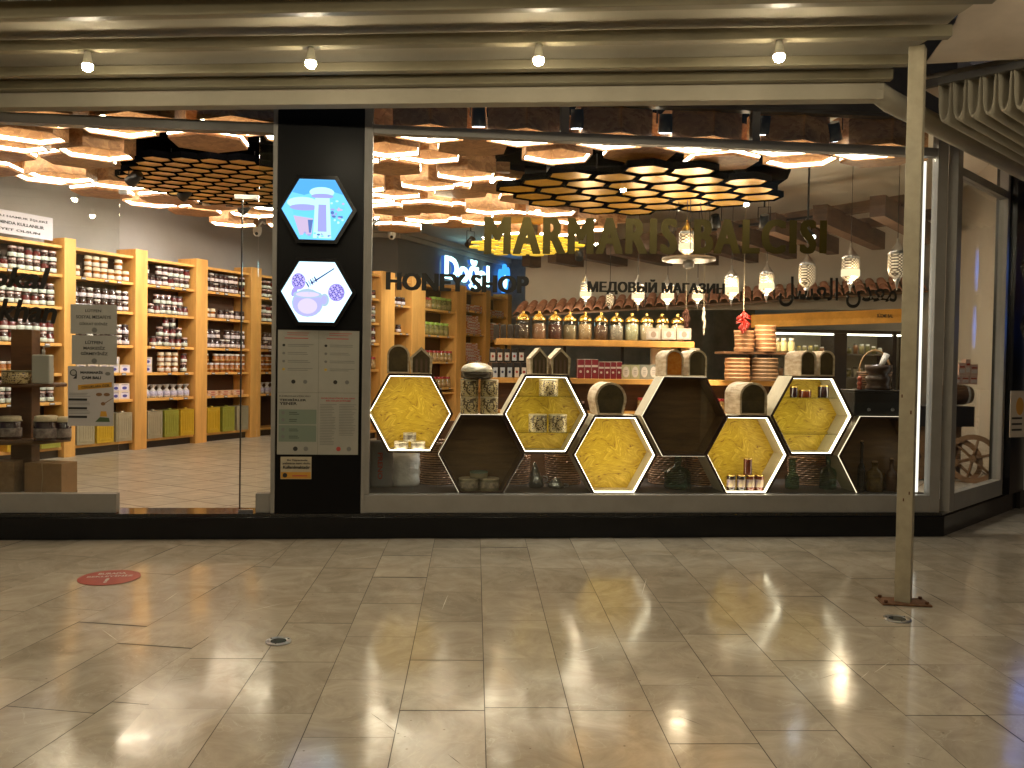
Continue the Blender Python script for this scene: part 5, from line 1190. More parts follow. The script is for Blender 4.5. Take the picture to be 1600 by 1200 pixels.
# rafters
RA, RBp = PZ(1371,322,3.22), PZ(822,405,3.22); hd = Vector((sin(R(42)), cos(R(42)), 0))
for k in range(10):
    p = RBp.lerp(RA, k/9.); 
    mb = MB(); L_ = 2.7; mb.bar(p, p+hd*L_, .17, .24); o = mb.build('ceiling_rafter', MWOOD); single(o, f'heavy brown rafter behind the gold lettering, {ORD[k]} from the left', 'rafter', 'brown rafters under the shop ceiling')
bb = (RA-RBp).normalized(); 
for k, off_ in enumerate((.8, 2.0)):
    mb = MB(); mb.bar(RBp+hd*off_+UP*.165-bb*.2, RA+hd*off_+UP*.165+bb*.3, .12, .13); o = mb.build('cross_beam', MWOOD); single(o, ['brown cross beam lying over the front ends of the rafters','brown cross beam lying over the back ends of the rafters'][k], 'beam')
# dark track above
tr = [PZ(1168,352,3.3), PZ(1290,336,3.3)]; mb = MB(); mb.bar(tr[0]-(tr[1]-tr[0])*.6, tr[1], .04, .03); o = mb.build('light_track', SPT); single(o, 'thin black light track behind the gold lettering', 'light track')

# hanging lanterns
m, nt, b = nodes_mat('cut_glass_shade'); tc = N(nt, 'ShaderNodeTexCoord')
w1 = N(nt, 'ShaderNodeTexWave', wave_type='BANDS', bands_direction='DIAGONAL'); w1.inputs['Scale'].default_value = 18.
w2 = N(nt, 'ShaderNodeTexWave', wave_type='BANDS', bands_direction='DIAGONAL'); w2.inputs['Scale'].default_value = 18.
mp_ = N(nt, 'ShaderNodeMapping'); mp_.inputs['Scale'].default_value = (-1,-1,1); nt.links.new(tc.outputs['Object'], w1.inputs['Vector']); nt.links.new(tc.outputs['Object'], mp_.inputs[0]); nt.links.new(mp_.outputs[0], w2.inputs['Vector'])
mm_ = N(nt, 'ShaderNodeMath', operation='MULTIPLY'); nt.links.new(w1.outputs['Fac'], mm_.inputs[0]); nt.links.new(w2.outputs['Fac'], mm_.inputs[1])
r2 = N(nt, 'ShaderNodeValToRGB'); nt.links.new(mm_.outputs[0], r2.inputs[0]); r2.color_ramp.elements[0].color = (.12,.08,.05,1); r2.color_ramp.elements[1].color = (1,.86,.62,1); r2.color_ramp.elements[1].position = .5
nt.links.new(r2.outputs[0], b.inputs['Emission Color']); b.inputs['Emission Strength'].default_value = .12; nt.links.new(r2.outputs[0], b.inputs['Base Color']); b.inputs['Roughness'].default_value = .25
SHADE = m
def lantern(px, py, Y, label, lit, s=1.):
    p = P(px, py, Y); t = thing('hanging_lantern', label, 'lantern', p-UP*.14*s, group='cut glass lanterns hanging over the counter'); o_ = Vector((0,0,.14*s))
    mb = MB(); mb.lathe([(.03*s,-.14*s),(.075*s,-.10*s),(.085*s,-.05*s),(.085*s,.07*s),(.07*s,.10*s)], 16, o_); mb.build('glass_shade', SHADE, t, False)
    mb = MB(); mb.lathe([(.088*s,.09*s),(.06*s,.13*s),(.03*s,.17*s),(.012*s,.20*s),(.010*s,.24*s)], 14, o_); mb.build('metal_cap', STEEL, t, False)
    mb = MB(); mb.lathe([(.035*s,-.141*s),(.02*s,-.17*s),(.008*s,-.22*s),(.003*s,-.25*s)], 10, o_); mb.build('finial', STEEL, t, False)
    mb = MB(); mb.cyl(o_+UP*.24*s, Vector((0,0,CZ-(p.z-.14*s))), .004, .004, 5); mb.build('cord', INK, t, False)
    if lit:
        mb = MB(); mb.lathe([(.02,-.03),(.05*s,0),(.087*s,-.035),(.087*s,-.085),(.04,-.10)][2:4], 12, o_) if False else mb.lathe([(.0875*s,-.09*s),(.0885*s,-.07*s),(.0885*s,-.035*s),(.0875*s,-.02*s)], 14, o_); mb.build('glowing_band', glow('lantern_glow', (1.,.82,.5), .6), t, False)
        ld = bpy.data.lights.new('lantern_light', 'POINT'); ld.energy = 8.; ld.color = (1,.78,.52); ld.shadow_soft_size = .1
        lo = bpy.data.objects.new('lantern_light', ld); COL.objects.link(lo); lo.parent = t; lo.location = (0,-.14,.03)
for k, (px,py,Y,lit,s) in enumerate(((1073,378,9.6,1,1.),(915,454,12.,1,.9),(953,468,12.6,0,.7),(997,457,12.,1,1.),(1043,457,12.,1,1.),(1090,458,12.4,1,.9),(1143,446,11.4,1,1.1),(1198,440,11.2,1,1.1),(1261,428,10.8,0,1.2),(1329,418,10.2,1,1.2),(1402,412,9.6,0,1.2))):
    lantern(px, py, Y, f"{'lit' if lit else 'unlit'} cut glass lantern, {['above the ring chandelier','first from left behind the Cyrillic lettering','small one behind the Cyrillic lettering','third from left','fourth from left','fifth from left','sixth from left','seventh from left','eighth from left','ninth from left','tenth, by the awning post'][k]}", lit, s)
rc = P(1076, 407, 9.6); t = thing('ring_chandelier', 'flat pale ring lamp hanging below the lantern under letter B', 'chandelier', rc); mb = MB()
rr3 = 41*mp(1076,407,9.6); mb.lathe([(rr3*.72,0),(rr3,-.005),(rr3*1.02,.01),(rr3,.03),(rr3*.72,.035)], 36, rc); mb.build('ring', mat('ring_wood', (.42,.33,.24), .35, var=.2), t)
for k in range(3):
    a_ = k*2.09+.3; q = rc+Vector((rr3*.85*cos(a_), rr3*.85*sin(a_), .03)); mb = MB(); mb.cyl(q, Vector((rc.x+.02*cos(a_), rc.y+.02*sin(a_), CZ)), .004, .004, 5); mb.build('cord', INK, t)
mb = MB(); mb.lathe([(.02,-.09),(.06,-.07),(.06,-.01),(.03,0)], 12, rc); mb.build('hub', STEEL, t)
finish_goods()
# ================= window display =================
YH = D+.16
PLT = .345
mb = MB(); mb.box(XL-.02, 4.28, D+.14, D+1.15, FZ, PLT-.004); o = mb.build('display_plinth', mat('platform_dark', (.05,.04,.035), .5)); single(o, 'low dark platform under the honeycomb display in the main window', 'platform')
mb = MB(); mb.box(XL+.05, 4.20, D+1.05, D+1.08, PLT-.003, .86); o = mb.build('added_dark_board', DWOOD); single(o, 'added dark board giving the blackness behind the window display baskets', 'board')  # made-up board, keeps the gaps between the baskets black
RIM = mat('hexagon_rim', (.045,.018,.016), .35); SIDEW = mat('hexagon_side', (.62,.54,.38), .5, var=.08); DPLY = mat('dark_plywood', (.13,.070,.024), .5, var=.3, vscale=3, stretch=(1,1,6))
LEDX = glow('hexagon_led', (1.,.88,.64), 4.6)
hx = [(640.5,646,1,1),(753,710,0,1),(853,647.5,1,1),(961,711,1,0),(1070,651,0,-1),(1167.5,711,1,-1),(1269.5,650,1,-1),(1376,713,0,-1)]
hnames = ['first hexagon from left, yellow back with three small tins','second hexagon from left, dark, flat tins at its foot','third hexagon from left, yellow with two glass shelves','fourth hexagon from left, empty yellow back','fifth hexagon from left, dark and closed','sixth hexagon from left, yellow with dark honey jars','seventh hexagon from left, yellow with two glass shelves','last dark hexagon, half behind the awning post']
HX = []
for k, (px, py, yel, sd) in enumerate(hx):
    c = P(px, py, YH); s_ = mp(px, py, YH); a_, h_ = 67.3*s_, 61.5*s_
    zb = c.z-h_
    if py > 700: 
        sh = PLT+.001-zb; 
    t = thing('display_hexagon', hnames[k], 'display shelf', (c.x, YH, zb), group='hexagon display shelves in the main window')
    o_ = hexpts(c.x,c.z,a_,h_); i_ = hexpts(c.x,c.z,a_-.020,h_-.016)
    dep = .30
    mb = MB(); mb.ringprism(o_, i_, YH+.006, YH+dep, 0, 1, 0); mb.build('shell', [SIDEW, SIDEW] if yel else [mat('dark_shell', (.60,.52,.38), .5), DPLY], t)
    mb = MB(); mb.ringprism(hexpts(c.x,c.z,a_+.002,h_+.002), i_, YH, YH+.0055); mb.build('front_rim', RIM, t)
    if yel:
        mb = MB(); mb.prism(hexpts(c.x,c.z,a_-.021,h_-.017)[::-1], YH+dep-.03, YH+dep-.005); mb.build('back_panel', YOSB, t)
        mb = MB(); mb.ringprism(hexpts(c.x,c.z,a_-.021,h_-.017), hexpts(c.x,c.z,a_-.0238,h_-.0198), YH+.010, YH+.045); mb.build('led_strip', LEDX, t)
    else:
        mb = MB(); mb.prism(hexpts(c.x,c.z,a_-.021,h_-.017)[::-1], YH+.20, YH+.225); mb.build('back_panel', DPLY, t)
        mb = MB(); mb.ringprism(hexpts(c.x,c.z,a_+.0045,h_+.0045), hexpts(c.x,c.z,a_+.0025,h_+.0025), YH+.012, YH+.020); mb.build('edge_light', glow('edge_glow', (1,.85,.6), 1.0), t)
    if k in (2,6):
        for fz in (.45,-.47):
            z_ = c.z+fz*h_; hw = (a_-.022)*(1-abs(fz)*.5)-.006
            mb = MB(); mb.box(c.x-hw, c.x+hw, YH+.02, YH+.26, z_-.003, z_+.003); mb.build('glass_shelf', SHGL, t)
    HX.append((c, a_, h_, zb))
def tinc(name, label, px, pyb, wpx, hpx, Y, ms, group=None, zfix=None, n=20, lid=True, cat='tin'):
    p = P(px, pyb, Y); s_ = mp(px, pyb, Y); r_, h_ = wpx*s_/2, hpx*s_
    if zfix is not None: p.z = zfix
    t = thing(name, label, cat, p, group=group)
    mb = MB(); mb.lathe([(r_*.98,0.0005),(r_,.004),(r_,h_-.012),(r_*.98,h_-.011)], n); mb.build('body', ms[0], t, False)
    mb = MB(); mb.lathe([(r_*1.02,h_-.0105),(r_*1.02,h_-.002),(r_*.97,h_)], n); mb.build('lid', ms[1], t, False)
    if len(ms) > 2:
        mb = MB(); mb.lathe([(r_*1.006,h_*.22),(r_*1.010,h_*.225),(r_*1.010,h_*.70),(r_*1.006,h_*.705)], n); mb.build('label_band', ms[2], t, False)
    return t
m, nt, b = nodes_mat('honeycomb_tin'); tc = N(nt, 'ShaderNodeTexCoord'); v = N(nt, 'ShaderNodeTexVoronoi', i_Scale=45.); nt.links.new(tc.outputs['Object'], v.inputs['Vector'])
r_ = N(nt, 'ShaderNodeValToRGB'); nt.links.new(v.outputs['Distance'], r_.inputs[0]); r_.color_ramp.interpolation = 'CONSTANT'; e = r_.color_ramp.elements; e[0].color = (.03,.015,.05,1); e[1].position = .30; e[1].color = (.52,.40,.20,1); q = e.new(.62); q.color = (.10,.06,.02,1); nt.links.new(r_.outputs[0], b.inputs['Base Color']); b.inputs['Roughness'].default_value = .3; HCT = m
TINL = mat('tin_lid_cream', (.62,.52,.36), .3, .3)
c, a_, h_, zb = HX[0]
zf = c.z-h_+.018; GT = 'small round tins in the first yellow hexagon'; ST = mat('cream_tin', (.60,.52,.38), .35)
DM = mat('tin_dark_mark', (.06,.04,.05), .4, col2=(.5,.42,.3), vscale=28)
tinc('round_tin', 'small cream tin, left of the bottom pair in the first yellow hexagon', 627, 702, 22, 13, YH+.10, [ST, TINL, DM], GT, zf); 
tinc('round_tin', 'small cream tin, right of the bottom pair in the first yellow hexagon', 653, 702, 22, 13, YH+.10, [ST, TINL, DM], GT, zf)
tinc('round_tin', 'small cream tin on top of the other two in the first yellow hexagon', 640, 690, 20, 13, YH+.10, [ST, TINL, DM], GT, zf+13*mp(640,690,YH+.1)+.001)
c, a_, h_, zb = HX[1]; zf = c.z-h_+.018; DT = mat('dim_tin', (.20,.17,.10), .4); GT = 'flat tins at the foot of the second, dark hexagon'
tinc('flat_tin', 'flat tin at the left in the second hexagon', 732, 768, 31, 19, YH+.09, [DT, TINL, DM], GT, zf); tinc('flat_tin', 'flat tin at the right in the second hexagon', 764, 768, 31, 19, YH+.09, [DT, TINL, DM], GT, zf)
tinc('flat_tin', 'green lidded flat tin on top of the pair in the second hexagon', 748, 750, 28, 10, YH+.09, [DT, mat('teal_lid', (.10,.16,.12), .3)], GT, zf+19*mp(748,750,YH+.09)+.001)
c, a_, h_, zb = HX[2]; GT = 'patterned honeycomb tins on the glass shelves of the third hexagon'
zz1 = c.z+.45*h_+.0035; zz2 = c.z-.47*h_+.0035
tinc('patterned_tin', 'single honeycomb patterned tin on the top glass shelf', 857, 620, 30, 26, YH+.11, [HCT, TINL], GT, zz1)
tinc('patterned_tin', 'left honeycomb patterned tin on the lower glass shelf', 840, 674, 29, 27, YH+.11, [HCT, TINL], GT, zz2); tinc('patterned_tin', 'right honeycomb patterned tin on the lower glass shelf', 871, 674, 29, 27, YH+.11, [HCT, TINL], GT, zz2)
HJ = mat('dark_honey', (.13,.022,.006), .1, var=.3, spec=.8); HJ2 = mat('black_honey', (.02,.006,.006), .1, spec=.8); LBP = mat('honey_label', (.55,.42,.20), .4, col2=(.12,.08,.22), vscale=24)
c, a_, h_, zb = HX[5]; zf = c.z-h_+.018; GT = 'dark honey jars in the sixth hexagon'
for k, (px, mt_) in enumerate(((1142,HJ2),(1157.5,HJ2),(1172,HJ),(1186,HJ))): tinc('honey_jar', f'honey jar in the bottom row of the sixth hexagon, {ORD[k]} from left', px, 766, 13.5, 25, YH+.10, [mt_, BRASS, LBP], GT, zf, cat='jar')
tinc('honey_jar', 'honey jar standing on top of the row in the sixth hexagon', 1168, 740, 13, 26, YH+.10, [HJ, BRASS], GT, zf+25*mp(1168,740,YH+.1)+.001, cat='jar')
c, a_, h_, zb = HX[6]; zz1 = c.z+.45*h_+.0035; GT = 'preserve jars on the top glass shelf of the seventh hexagon'
tinc('preserve_jar', 'left small dark jar on the top shelf of the seventh hexagon', 1240, 622, 12, 17, YH+.10, [HJ2, BRASS], GT, zz1, cat='jar'); tinc('preserve_jar', 'wide jar in the middle on the top shelf of the seventh hexagon', 1257, 622, 20, 12, YH+.12, [HJ, BRASS], GT, zz1, cat='jar'); tinc('preserve_jar', 'right dark jar on the top shelf of the seventh hexagon', 1286, 622, 17, 19, YH+.10, [HJ2, BRASS], GT, zz1, cat='jar')
# bottles in / behind the last hexagon
def bottle(px, pyb, wpx, hpx, Y, m_, label, z=None, neck=.3, nr=.28, name='glass_bottle', fill=None, cat='bottle'):
    p = P(px, pyb, Y); s_ = mp(px, pyb, Y); r_, h_ = wpx*s_/2, hpx*s_
    if z is not None: p.z = z
    t = thing(name, label, cat, p)
    hb = h_*(1-neck)
    mb = MB(); mb.lathe([(r_*.9,0.0005),(r_,.008),(r_,hb*.72),(r_*.8,hb*.88),(r_*nr,hb),(r_*nr*.95,h_*.96),(r_*nr*1.2,h_*.965),(r_*nr*1.2,h_)], 20); mb.build('body', m_, t, False)
    if fill: mb = MB(); mb.lathe([(r_*.86,.006),(r_*.92,.012),(r_*.92,hb*.5),(r_*.90,hb*.51)], 16); mb.build('contents', fill, t, False)
    mb = MB(); mb.cyl((0,0,h_+.0005),(0,0,h_+.012),r_*nr*.9,r_*nr*.9,10); mb.build('stopper', mat('cork', (.35,.22,.12), .8), t, False)
    return t
c, a_, h_, zb = HX[7]; zf = c.z-h_+.018
bottle(1345, 768, 12, 78, YH+.11, mat('dark_bottle', (.02,.015,.012), .08), 'slim dark bottle inside the last dark hexagon', zf, .42, .4)
bottle(1366, 768, 26, 46, YH+.10, mat('amber_bottle', (.10,.06,.015), .08, var=.4, vscale=20), 'round amber bottle inside the last dark hexagon', zf, .2, .35)
bottle(1392, 768, 18, 50, YH+.13, mat('brown_pot', (.07,.03,.012), .4), 'dim brown bottle beside the amber one in the last hexagon', zf, .3, .35)
# behind, on the platform: baskets and vessels
m, nt, b = nodes_mat('wicker'); tc = N(nt, 'ShaderNodeTexCoord'); sp_x = N(nt, 'ShaderNodeSeparateXYZ'); nt.links.new(tc.outputs['Object'], sp_x.inputs[0]); at2 = N(nt, 'ShaderNodeMath', operation='ARCTAN2'); nt.links.new(sp_x.outputs[1], at2.inputs[0]); nt.links.new(sp_x.outputs[0], at2.inputs[1]); cmb = N(nt, 'ShaderNodeCombineXYZ'); nt.links.new(at2.outputs[0], cmb.inputs[0]); zs_ = N(nt, 'ShaderNodeMath', operation='MULTIPLY'); zs_.inputs[1].default_value = 1.0; nt.links.new(sp_x.outputs[2], zs_.inputs[0]); nt.links.new(zs_.outputs[0], cmb.inputs[1])
n_ = N(nt, 'ShaderNodeTexBrick', offset=.5); n_.inputs['Scale'].default_value = 1.; n_.inputs['Brick Width'].default_value = .30; n_.inputs['Row Height'].default_value = .020; n_.inputs['Mortar Size'].default_value = .0045; n_.inputs['Mortar Smooth'].default_value = .6; n_.inputs['Color1'].default_value = (1,1,1,1); n_.inputs['Color2'].default_value = (.6,.6,.6,1); n_.inputs['Mortar'].default_value = (0,0,0,1); nt.links.new(cmb.outputs[0], n_.inputs['Vector']); r_ = N(nt, 'ShaderNodeValToRGB'); nt.links.new(n_.outputs[0], r_.inputs[0]); r_.color_ramp.elements[0].position = .05; r_.color_ramp.elements[1].position = .95; r_.color_ramp.elements[0].color = (.03,.012,.008,1); r_.color_ramp.elements[1].color = (.66,.42,.28,1); nt.links.new(r_.outputs[0], b.inputs['Base Color']); b.inputs['Roughness'].default_value = .5; WICK = m
def basket(px, wpx, hpx, Y, label):
    p = P(px, 772, Y); s_ = mp(px, 772, Y); r_ = wpx*s_/2; h_ = hpx*s_; p.z = PLT-.003; n = 36; rows_ = 15
    t = thing('wicker_basket', label, 'basket', p, group='wicker baskets behind the hexagons')
    vs = []; 
    for k in range(rows_*3+1):
        z_ = h_*k/(rows_*3); row = k//3; bul = (0,.010,.010)[k%3]
        for i in range(n):
            rr = r_*(.86+.14*z_/h_)+ (bul if (i+row)%2 else bul*.15)
            vs.append((rr*cos(2*pi*i/n), rr*sin(2*pi*i/n), z_))
    fs = [(k*n+i, k*n+(i+1)%n, (k+1)*n+(i+1)%n, (k+1)*n+i) for k in range(rows_*3) for i in range(n)]
    mb = MB(); mb.add(vs, fs); mb.build('weave', WICK, t, False)
    mb = MB(); mb.tube([(r_*1.03*cos(2*pi*i/24), r_*1.03*sin(2*pi*i/24), h_) for i in range(25)], .012, 6); mb.build('rim', WICK, t, False)
for px, w_, h_, Y, lab in ((683,62,64,D+.72,'wicker basket left, between the first two hexagons'),(803,50,62,D+.72,'wicker basket left of the metal scoops'),(880,60,62,D+.74,'wicker basket right of the metal scoops'),(1040,60,62,D+.76,'wicker basket behind the green bottle'),(1095,48,60,D+.70,'wicker basket right of the green bottle'),(1262,66,60,D+.74,'wicker basket under the seventh hexagon')):
    basket(px, w_, h_, Y, lab)
def P0(px, Y): p = P(px, 772, Y); p.z = PLT-.003; return p
# sacks
def sack(px, wpx, hpx, Y, mt_, label, name='sack', mk=None):
    p = P0(px, Y); s_ = mp(px,772,Y); w_, h_ = wpx*s_/2, hpx*s_; t = thing(name, label, 'sack', p); vs = []; n = 28; m__ = 16; rg = random.Random(px)
    for k in range(m__+1):
        u = k/m__; rx = w_*(1-.10*u**4)*(1+.05*sin(u*pi)); ry = w_*.55*(1-.75*u**2.2)+.012
        for i in range(n):
            a_ = 2*pi*i/n; wr = 1+.035*sin(u*26+3*sin(a_*2))+rg.uniform(-.012,.012); vs.append((rx*wr*cos(a_), ry*wr*sin(a_), h_*u))
    mb = MB(); mb.add(vs, [(k*n+i, k*n+(i+1)%n, (k+1)*n+(i+1)%n, (k+1)*n+i) for k in range(m__) for i in range(n)]+[tuple(range(n))[::-1], tuple(range(m__*n, m__*n+n))], 0, True); mb.build('bag', mt_, t, False)
    if mk:
        mb = MB(); mk(mb, w_, h_); mb.build('print', INKR, t, False)
sack(632, 46, 64, D+.58, mat('silver_foil', (.88,.88,.88), .22, .1, bump=1., bscale=14), 'shiny silver foil sack under the first hexagon')
def sk(mb, w_, h_):
    M0 = mb.T.copy(); mb.T = Matrix.Translation((0,-w_*.66,h_*.30)) @ Matrix.Rotation(R(90), 4, 'Y')
    text(mb, 'PRENO', -h_*.45, h_*.12, -w_*.2, w_*.2, 0, 0, .02); mb.T = M0
sack(594, 38, 72, D+.50, mat('grey_sack', (.22,.21,.22), .6, bump=.5, bscale=10), 'grey printed sack in the left corner of the main window', mk=sk)
# metal scoops
def scoop(px, wpx, hpx, Y, label, tilt):
    p = P0(px, Y); s_ = mp(px,772,Y); t = thing('metal_scoop', label, 'scoop', p); r_ = wpx*s_/2; h_ = hpx*s_
    mb = MB(); mb.lathe([(r_*.8,0.0005),(r_,.01),(r_*.95,h_*.40),(r_*.7,h_*.5),(r_*.72,h_*.51),(r_*.2,h_*.97),(r_*.12,h_)], 16); mb.build('cone', mat('galvanised', (.50,.52,.52), .25, 1., var=.2, vscale=9), t, False)
    mb = MB(); mb.tube([(r_*.95,0,h_*.15),(r_*1.5,0,h_*.22),(r_*1.5,0,h_*.38),(r_*.95,0,h_*.42)], .006, 6); mb.build('handle', STEEL, t, False); t.rotation_euler = (0, tilt, 0)
scoop(838, 24, 40, D+.46, 'tall galvanised funnel can under the third hexagon', R(-5)); scoop(868, 26, 18, D+.42, 'low galvanised funnel can right of the tall one', R(4))
bottle(1058, 772, 42, 60, D+.42, BOTG, 'green glass flask under the fifth hexagon', PLT-.003, .42, .28)
bottle(1237, 772, 22, 46, D+.42, BOTG, 'clear glass carafe under the seventh hexagon', PLT-.003, .45, .5)
bottle(1293, 772, 26, 54, D+.40, BOTG, 'square shouldered glass bottle left of the last hexagon', PLT-.003, .35, .3)
# ---------- on top of the hexagons: log hives and houses ----------
BARK = mat('birch_bark', (.78,.65,.47), .6, col2=(.38,.25,.14), vscale=14, stretch=(1,.4,2), bump=.3, bscale=20); HONF = mat('comb_orange', (.52,.14,.015), .25, col2=(.66,.28,.05), vscale=22); DF = mat('log_face_dark', (.050,.036,.016), .35, col2=(.12,.085,.035), vscale=9)
def hive(px, pyb, wpx, hpx, Y, kind, label, face=DF, dep=.30, zfix=None, rot=0.):
    p = P(px, pyb, Y); s_ = mp(px, pyb, Y); w_, h_ = wpx*s_/2, hpx*s_
    if zfix is not None: p.z = zfix
    t = thing('log_hive', label, 'log hive', p, rot)
    if kind == 'arch': out = [(w_,0.001)]+[(w_*cos(pi*i/14), h_-w_*.95+w_*.95*sin(pi*i/14)) for i in range(15)]+[(-w_,0.001)]
    elif kind == 'round': out = [(w_*.8,0.001)]+[(w_*cos(pi*(i/16*1.25-.125)), h_*.48+h_*.52*sin(pi*(i/16*1.25-.125))) for i in range(17)]+[(-w_*.8,0.001)]
    else: out = [(w_*.86,0.001),(w_*.86,h_*.62),(w_*1.04,h_*.60),(0,h_),(-w_*1.04,h_*.60),(-w_*.86,h_*.62),(-w_*.86,0.001)]
    cz_ = h_*.45; inn = [(x*.86, cz_+(z-cz_)*.88) for x, z in out] if kind != 'house' else [(w_*.74,.008),(w_*.74,h_*.60),(0,h_*.88),(-w_*.74,h_*.60),(-w_*.74,.008)]
    if kind == 'house': out = [(w_*.88,0.001),(w_*1.0,h_*.60),(0,h_),(-w_*1.0,h_*.60),(-w_*.88,0.001)]
    out = out[::-1]; inn = inn[::-1]
    mb = MB(); mb.ringprism(out, inn, 0, dep, 0, 0, 0); o = mb.build('shell', BARK, t, False)
    mb = MB(); mb.prism([(x*.998,z) for x, z in inn], .018, .05); mb.build('face', face, t, False)
    if kind == 'house':
        for k in range(3): mb = MB(); mb.box(-w_*.5+k*w_*.42, -w_*.5+k*w_*.42+w_*.2, .006, .0175, h_*.02, h_*.55); mb.build('slat', MWOOD, t, False)
    return t
top = lambda k: HX[k][0].z+HX[k][2]+.0035
hive(622, 583, 34, 45, YH+.04, 'arch', 'dark arched log hive, left on the first hexagon', zfix=top(0)); hive(658, 583, 36, 42, YH+.04, 'house', 'dark pointed house hive, right on the first hexagon', zfix=top(0))
hive(843, 587, 30, 42, YH+.03, 'house', 'left pale roofed house hive on the third hexagon', zfix=top(2)); hive(876, 587, 32, 42, YH+.03, 'house', 'right pale roofed house hive on the third hexagon', zfix=top(2), face=mat('brown_face', (.10,.06,.025), .5))
hive(954, 650, 50, 51, YH+.03, 'round', 'round pale log hive with dark face on the fourth hexagon', zfix=top(3), dep=.34)
hive(1054, 590, 28, 42, YH+.03, 'arch', 'arched log hive with orange comb face on the fifth hexagon', HONF, .34, top(4)); hive(1090, 590, 29, 42, YH+.03, 'arch', 'arched log hive with dark honey face on the fifth hexagon', DF, .34, top(4))
hive(1177, 651, 44, 51, YH+.03, 'arch', 'wide bark log hive with dark face on the sixth hexagon', DF, .38, top(5))
hive(1263, 591, 25, 40, YH+.03, 'arch', 'left bark log hive with dark face on the seventh hexagon', DF, .34, top(6)); hive(1292, 591, 25, 40, YH+.03, 'arch', 'right bark log hive with black face on the seventh hexagon', DF, .34, top(6))
# four round tins and lidded vessel on the second hexagon
GT = 'patterned round tins stacked on the second hexagon'; zt = top(1)
h27 = 27*mp(750,640,YH+.1)
for k, (px, lv) in enumerate(((733,0),(764,0),(733,1),(764,1))):
    tinc('patterned_tin', f"{'left' if px<740 else 'right'} {'upper' if lv else 'lower'} patterned tin stacked on the second hexagon", px, 645, 28, 27, YH+.10, [HCT, TINL], GT, zt+lv*(h27+.001))
p = P(745, 592, YH+.10); p.z = zt+2*h27+.003; s_ = mp(745,592,YH+.1)
t = thing('domed_dish', 'dark dish with silver domed lid on top of the patterned tins', 'dish', p)
mb = MB(); r_ = 25*s_; mb.lathe([(r_*.8,0),(r_,.012),(r_,.055),(r_*.96,.06)], 28); mb.build('dish', mat('dark_pewter', (.07,.055,.04), .25, .5), t, False)
mb = MB(); mb.lathe([(r_*1.0,.0605),(r_*1.0,.075),(r_*.86,.105),(r_*.5,.128),(r_*.12,.134)], 28); mb.build('domed_lid', mat('chased_silver', (.62,.58,.50), .3, .9, bump=1., bscale=40), t, False)
mb = MB(); mb.cyl((0,0,.1345),(0,0,.150),.008,.012,10); mb.build('knob', STEEL, t, False)
# black box, mortar and basket handle on the last hexagon
zt = top(7); p0_, p1_ = P(1338,630,YH), P(1432,630,YH); bh = 41*mp(1380,630,YH)
t = thing('black_chest', 'black studded chest on the last dark hexagon', 'chest', ((p0_.x+p1_.x)/2, YH+.03, zt)); mb = MB(); mb.box(p0_.x,p1_.x,YH+.03,YH+.30,zt,zt+bh-.02); bevel(mb.build('body', mat('black_leather', (.02,.018,.016), .4, bump=.5, bscale=30), t), .006)
mb = MB(); mb.box(p0_.x-.004,p1_.x+.004,YH+.026,YH+.304,zt+bh-.0195,zt+bh); bevel(mb.build('lid', MATS['black_leather'], t), .004)
for px in (1357, 1394):
    q = P(px, 640, YH+.026); mb = MB(); mb.cyl(q, q-Vector((0,.018,0)), .014, .012, 12); mb.build('stud', STEEL, t)
MORT = mat('dark_turned_wood', (.05,.028,.018), .3, var=.3)
p = P(1372, 609, YH+.14); p.z = zt+bh+.001; s_ = mp(1372,609,YH+.14); t = thing('wooden_mortar', 'dark turned mortar with pale pestle on the black chest', 'mortar', p)
mb = MB(); mb.lathe([(18*s_,0),(19*s_,4*s_),(16*s_,9*s_),(19*s_,14*s_),(19*s_,20*s_),(14*s_,24*s_),(18*s_,27*s_),(20*s_,33*s_),(20*s_,39*s_),(17*s_,39*s_),(14*s_,30*s_)], 26); mb.build('bowl', MORT, t, False)
mb = MB(); mb.cyl((0,0,30*s_),(13*s_,0,56*s_),3.5*s_,5*s_,12); mb.build('pestle', mat('pale_pestle', (.55,.50,.45), .5), t, False)
p = P(1366, 609, YH+.26); p.z = zt+bh+.001; t = thing('handled_basket', 'small basket with tall arched handle behind the mortar', 'basket', p)
mb = MB(); mb.lathe([(20*s_,0),(26*s_,26*s_),(27*s_,28*s_),(24*s_,28*s_)], 20); mb.build('weave', WICK, t, False)
mb = MB(); mb.tube([(26*s_*cos(pi*i/16), 0, 27*s_+35*s_*sin(pi*i/16)) for i in range(17)], .008, 6); mb.build('handle', mat('cane', (.45,.27,.12), .5), t, False)
p = P(1343, 609, YH+.1); p.z = zt+bh+.001; t = thing('bead_column', 'short red beaded ornament left of the mortar', 'ornament', p)
mb = MB(); mb.lathe([(.018,0),(.022,.02),(.012,.03),(.022,.045),(.022,.06),(.012,.07),(.020,.085),(.020,.1),(.008,.12)], 12); mb.build('beads', mat('red_beads', (.30,.06,.03), .35), t, False)

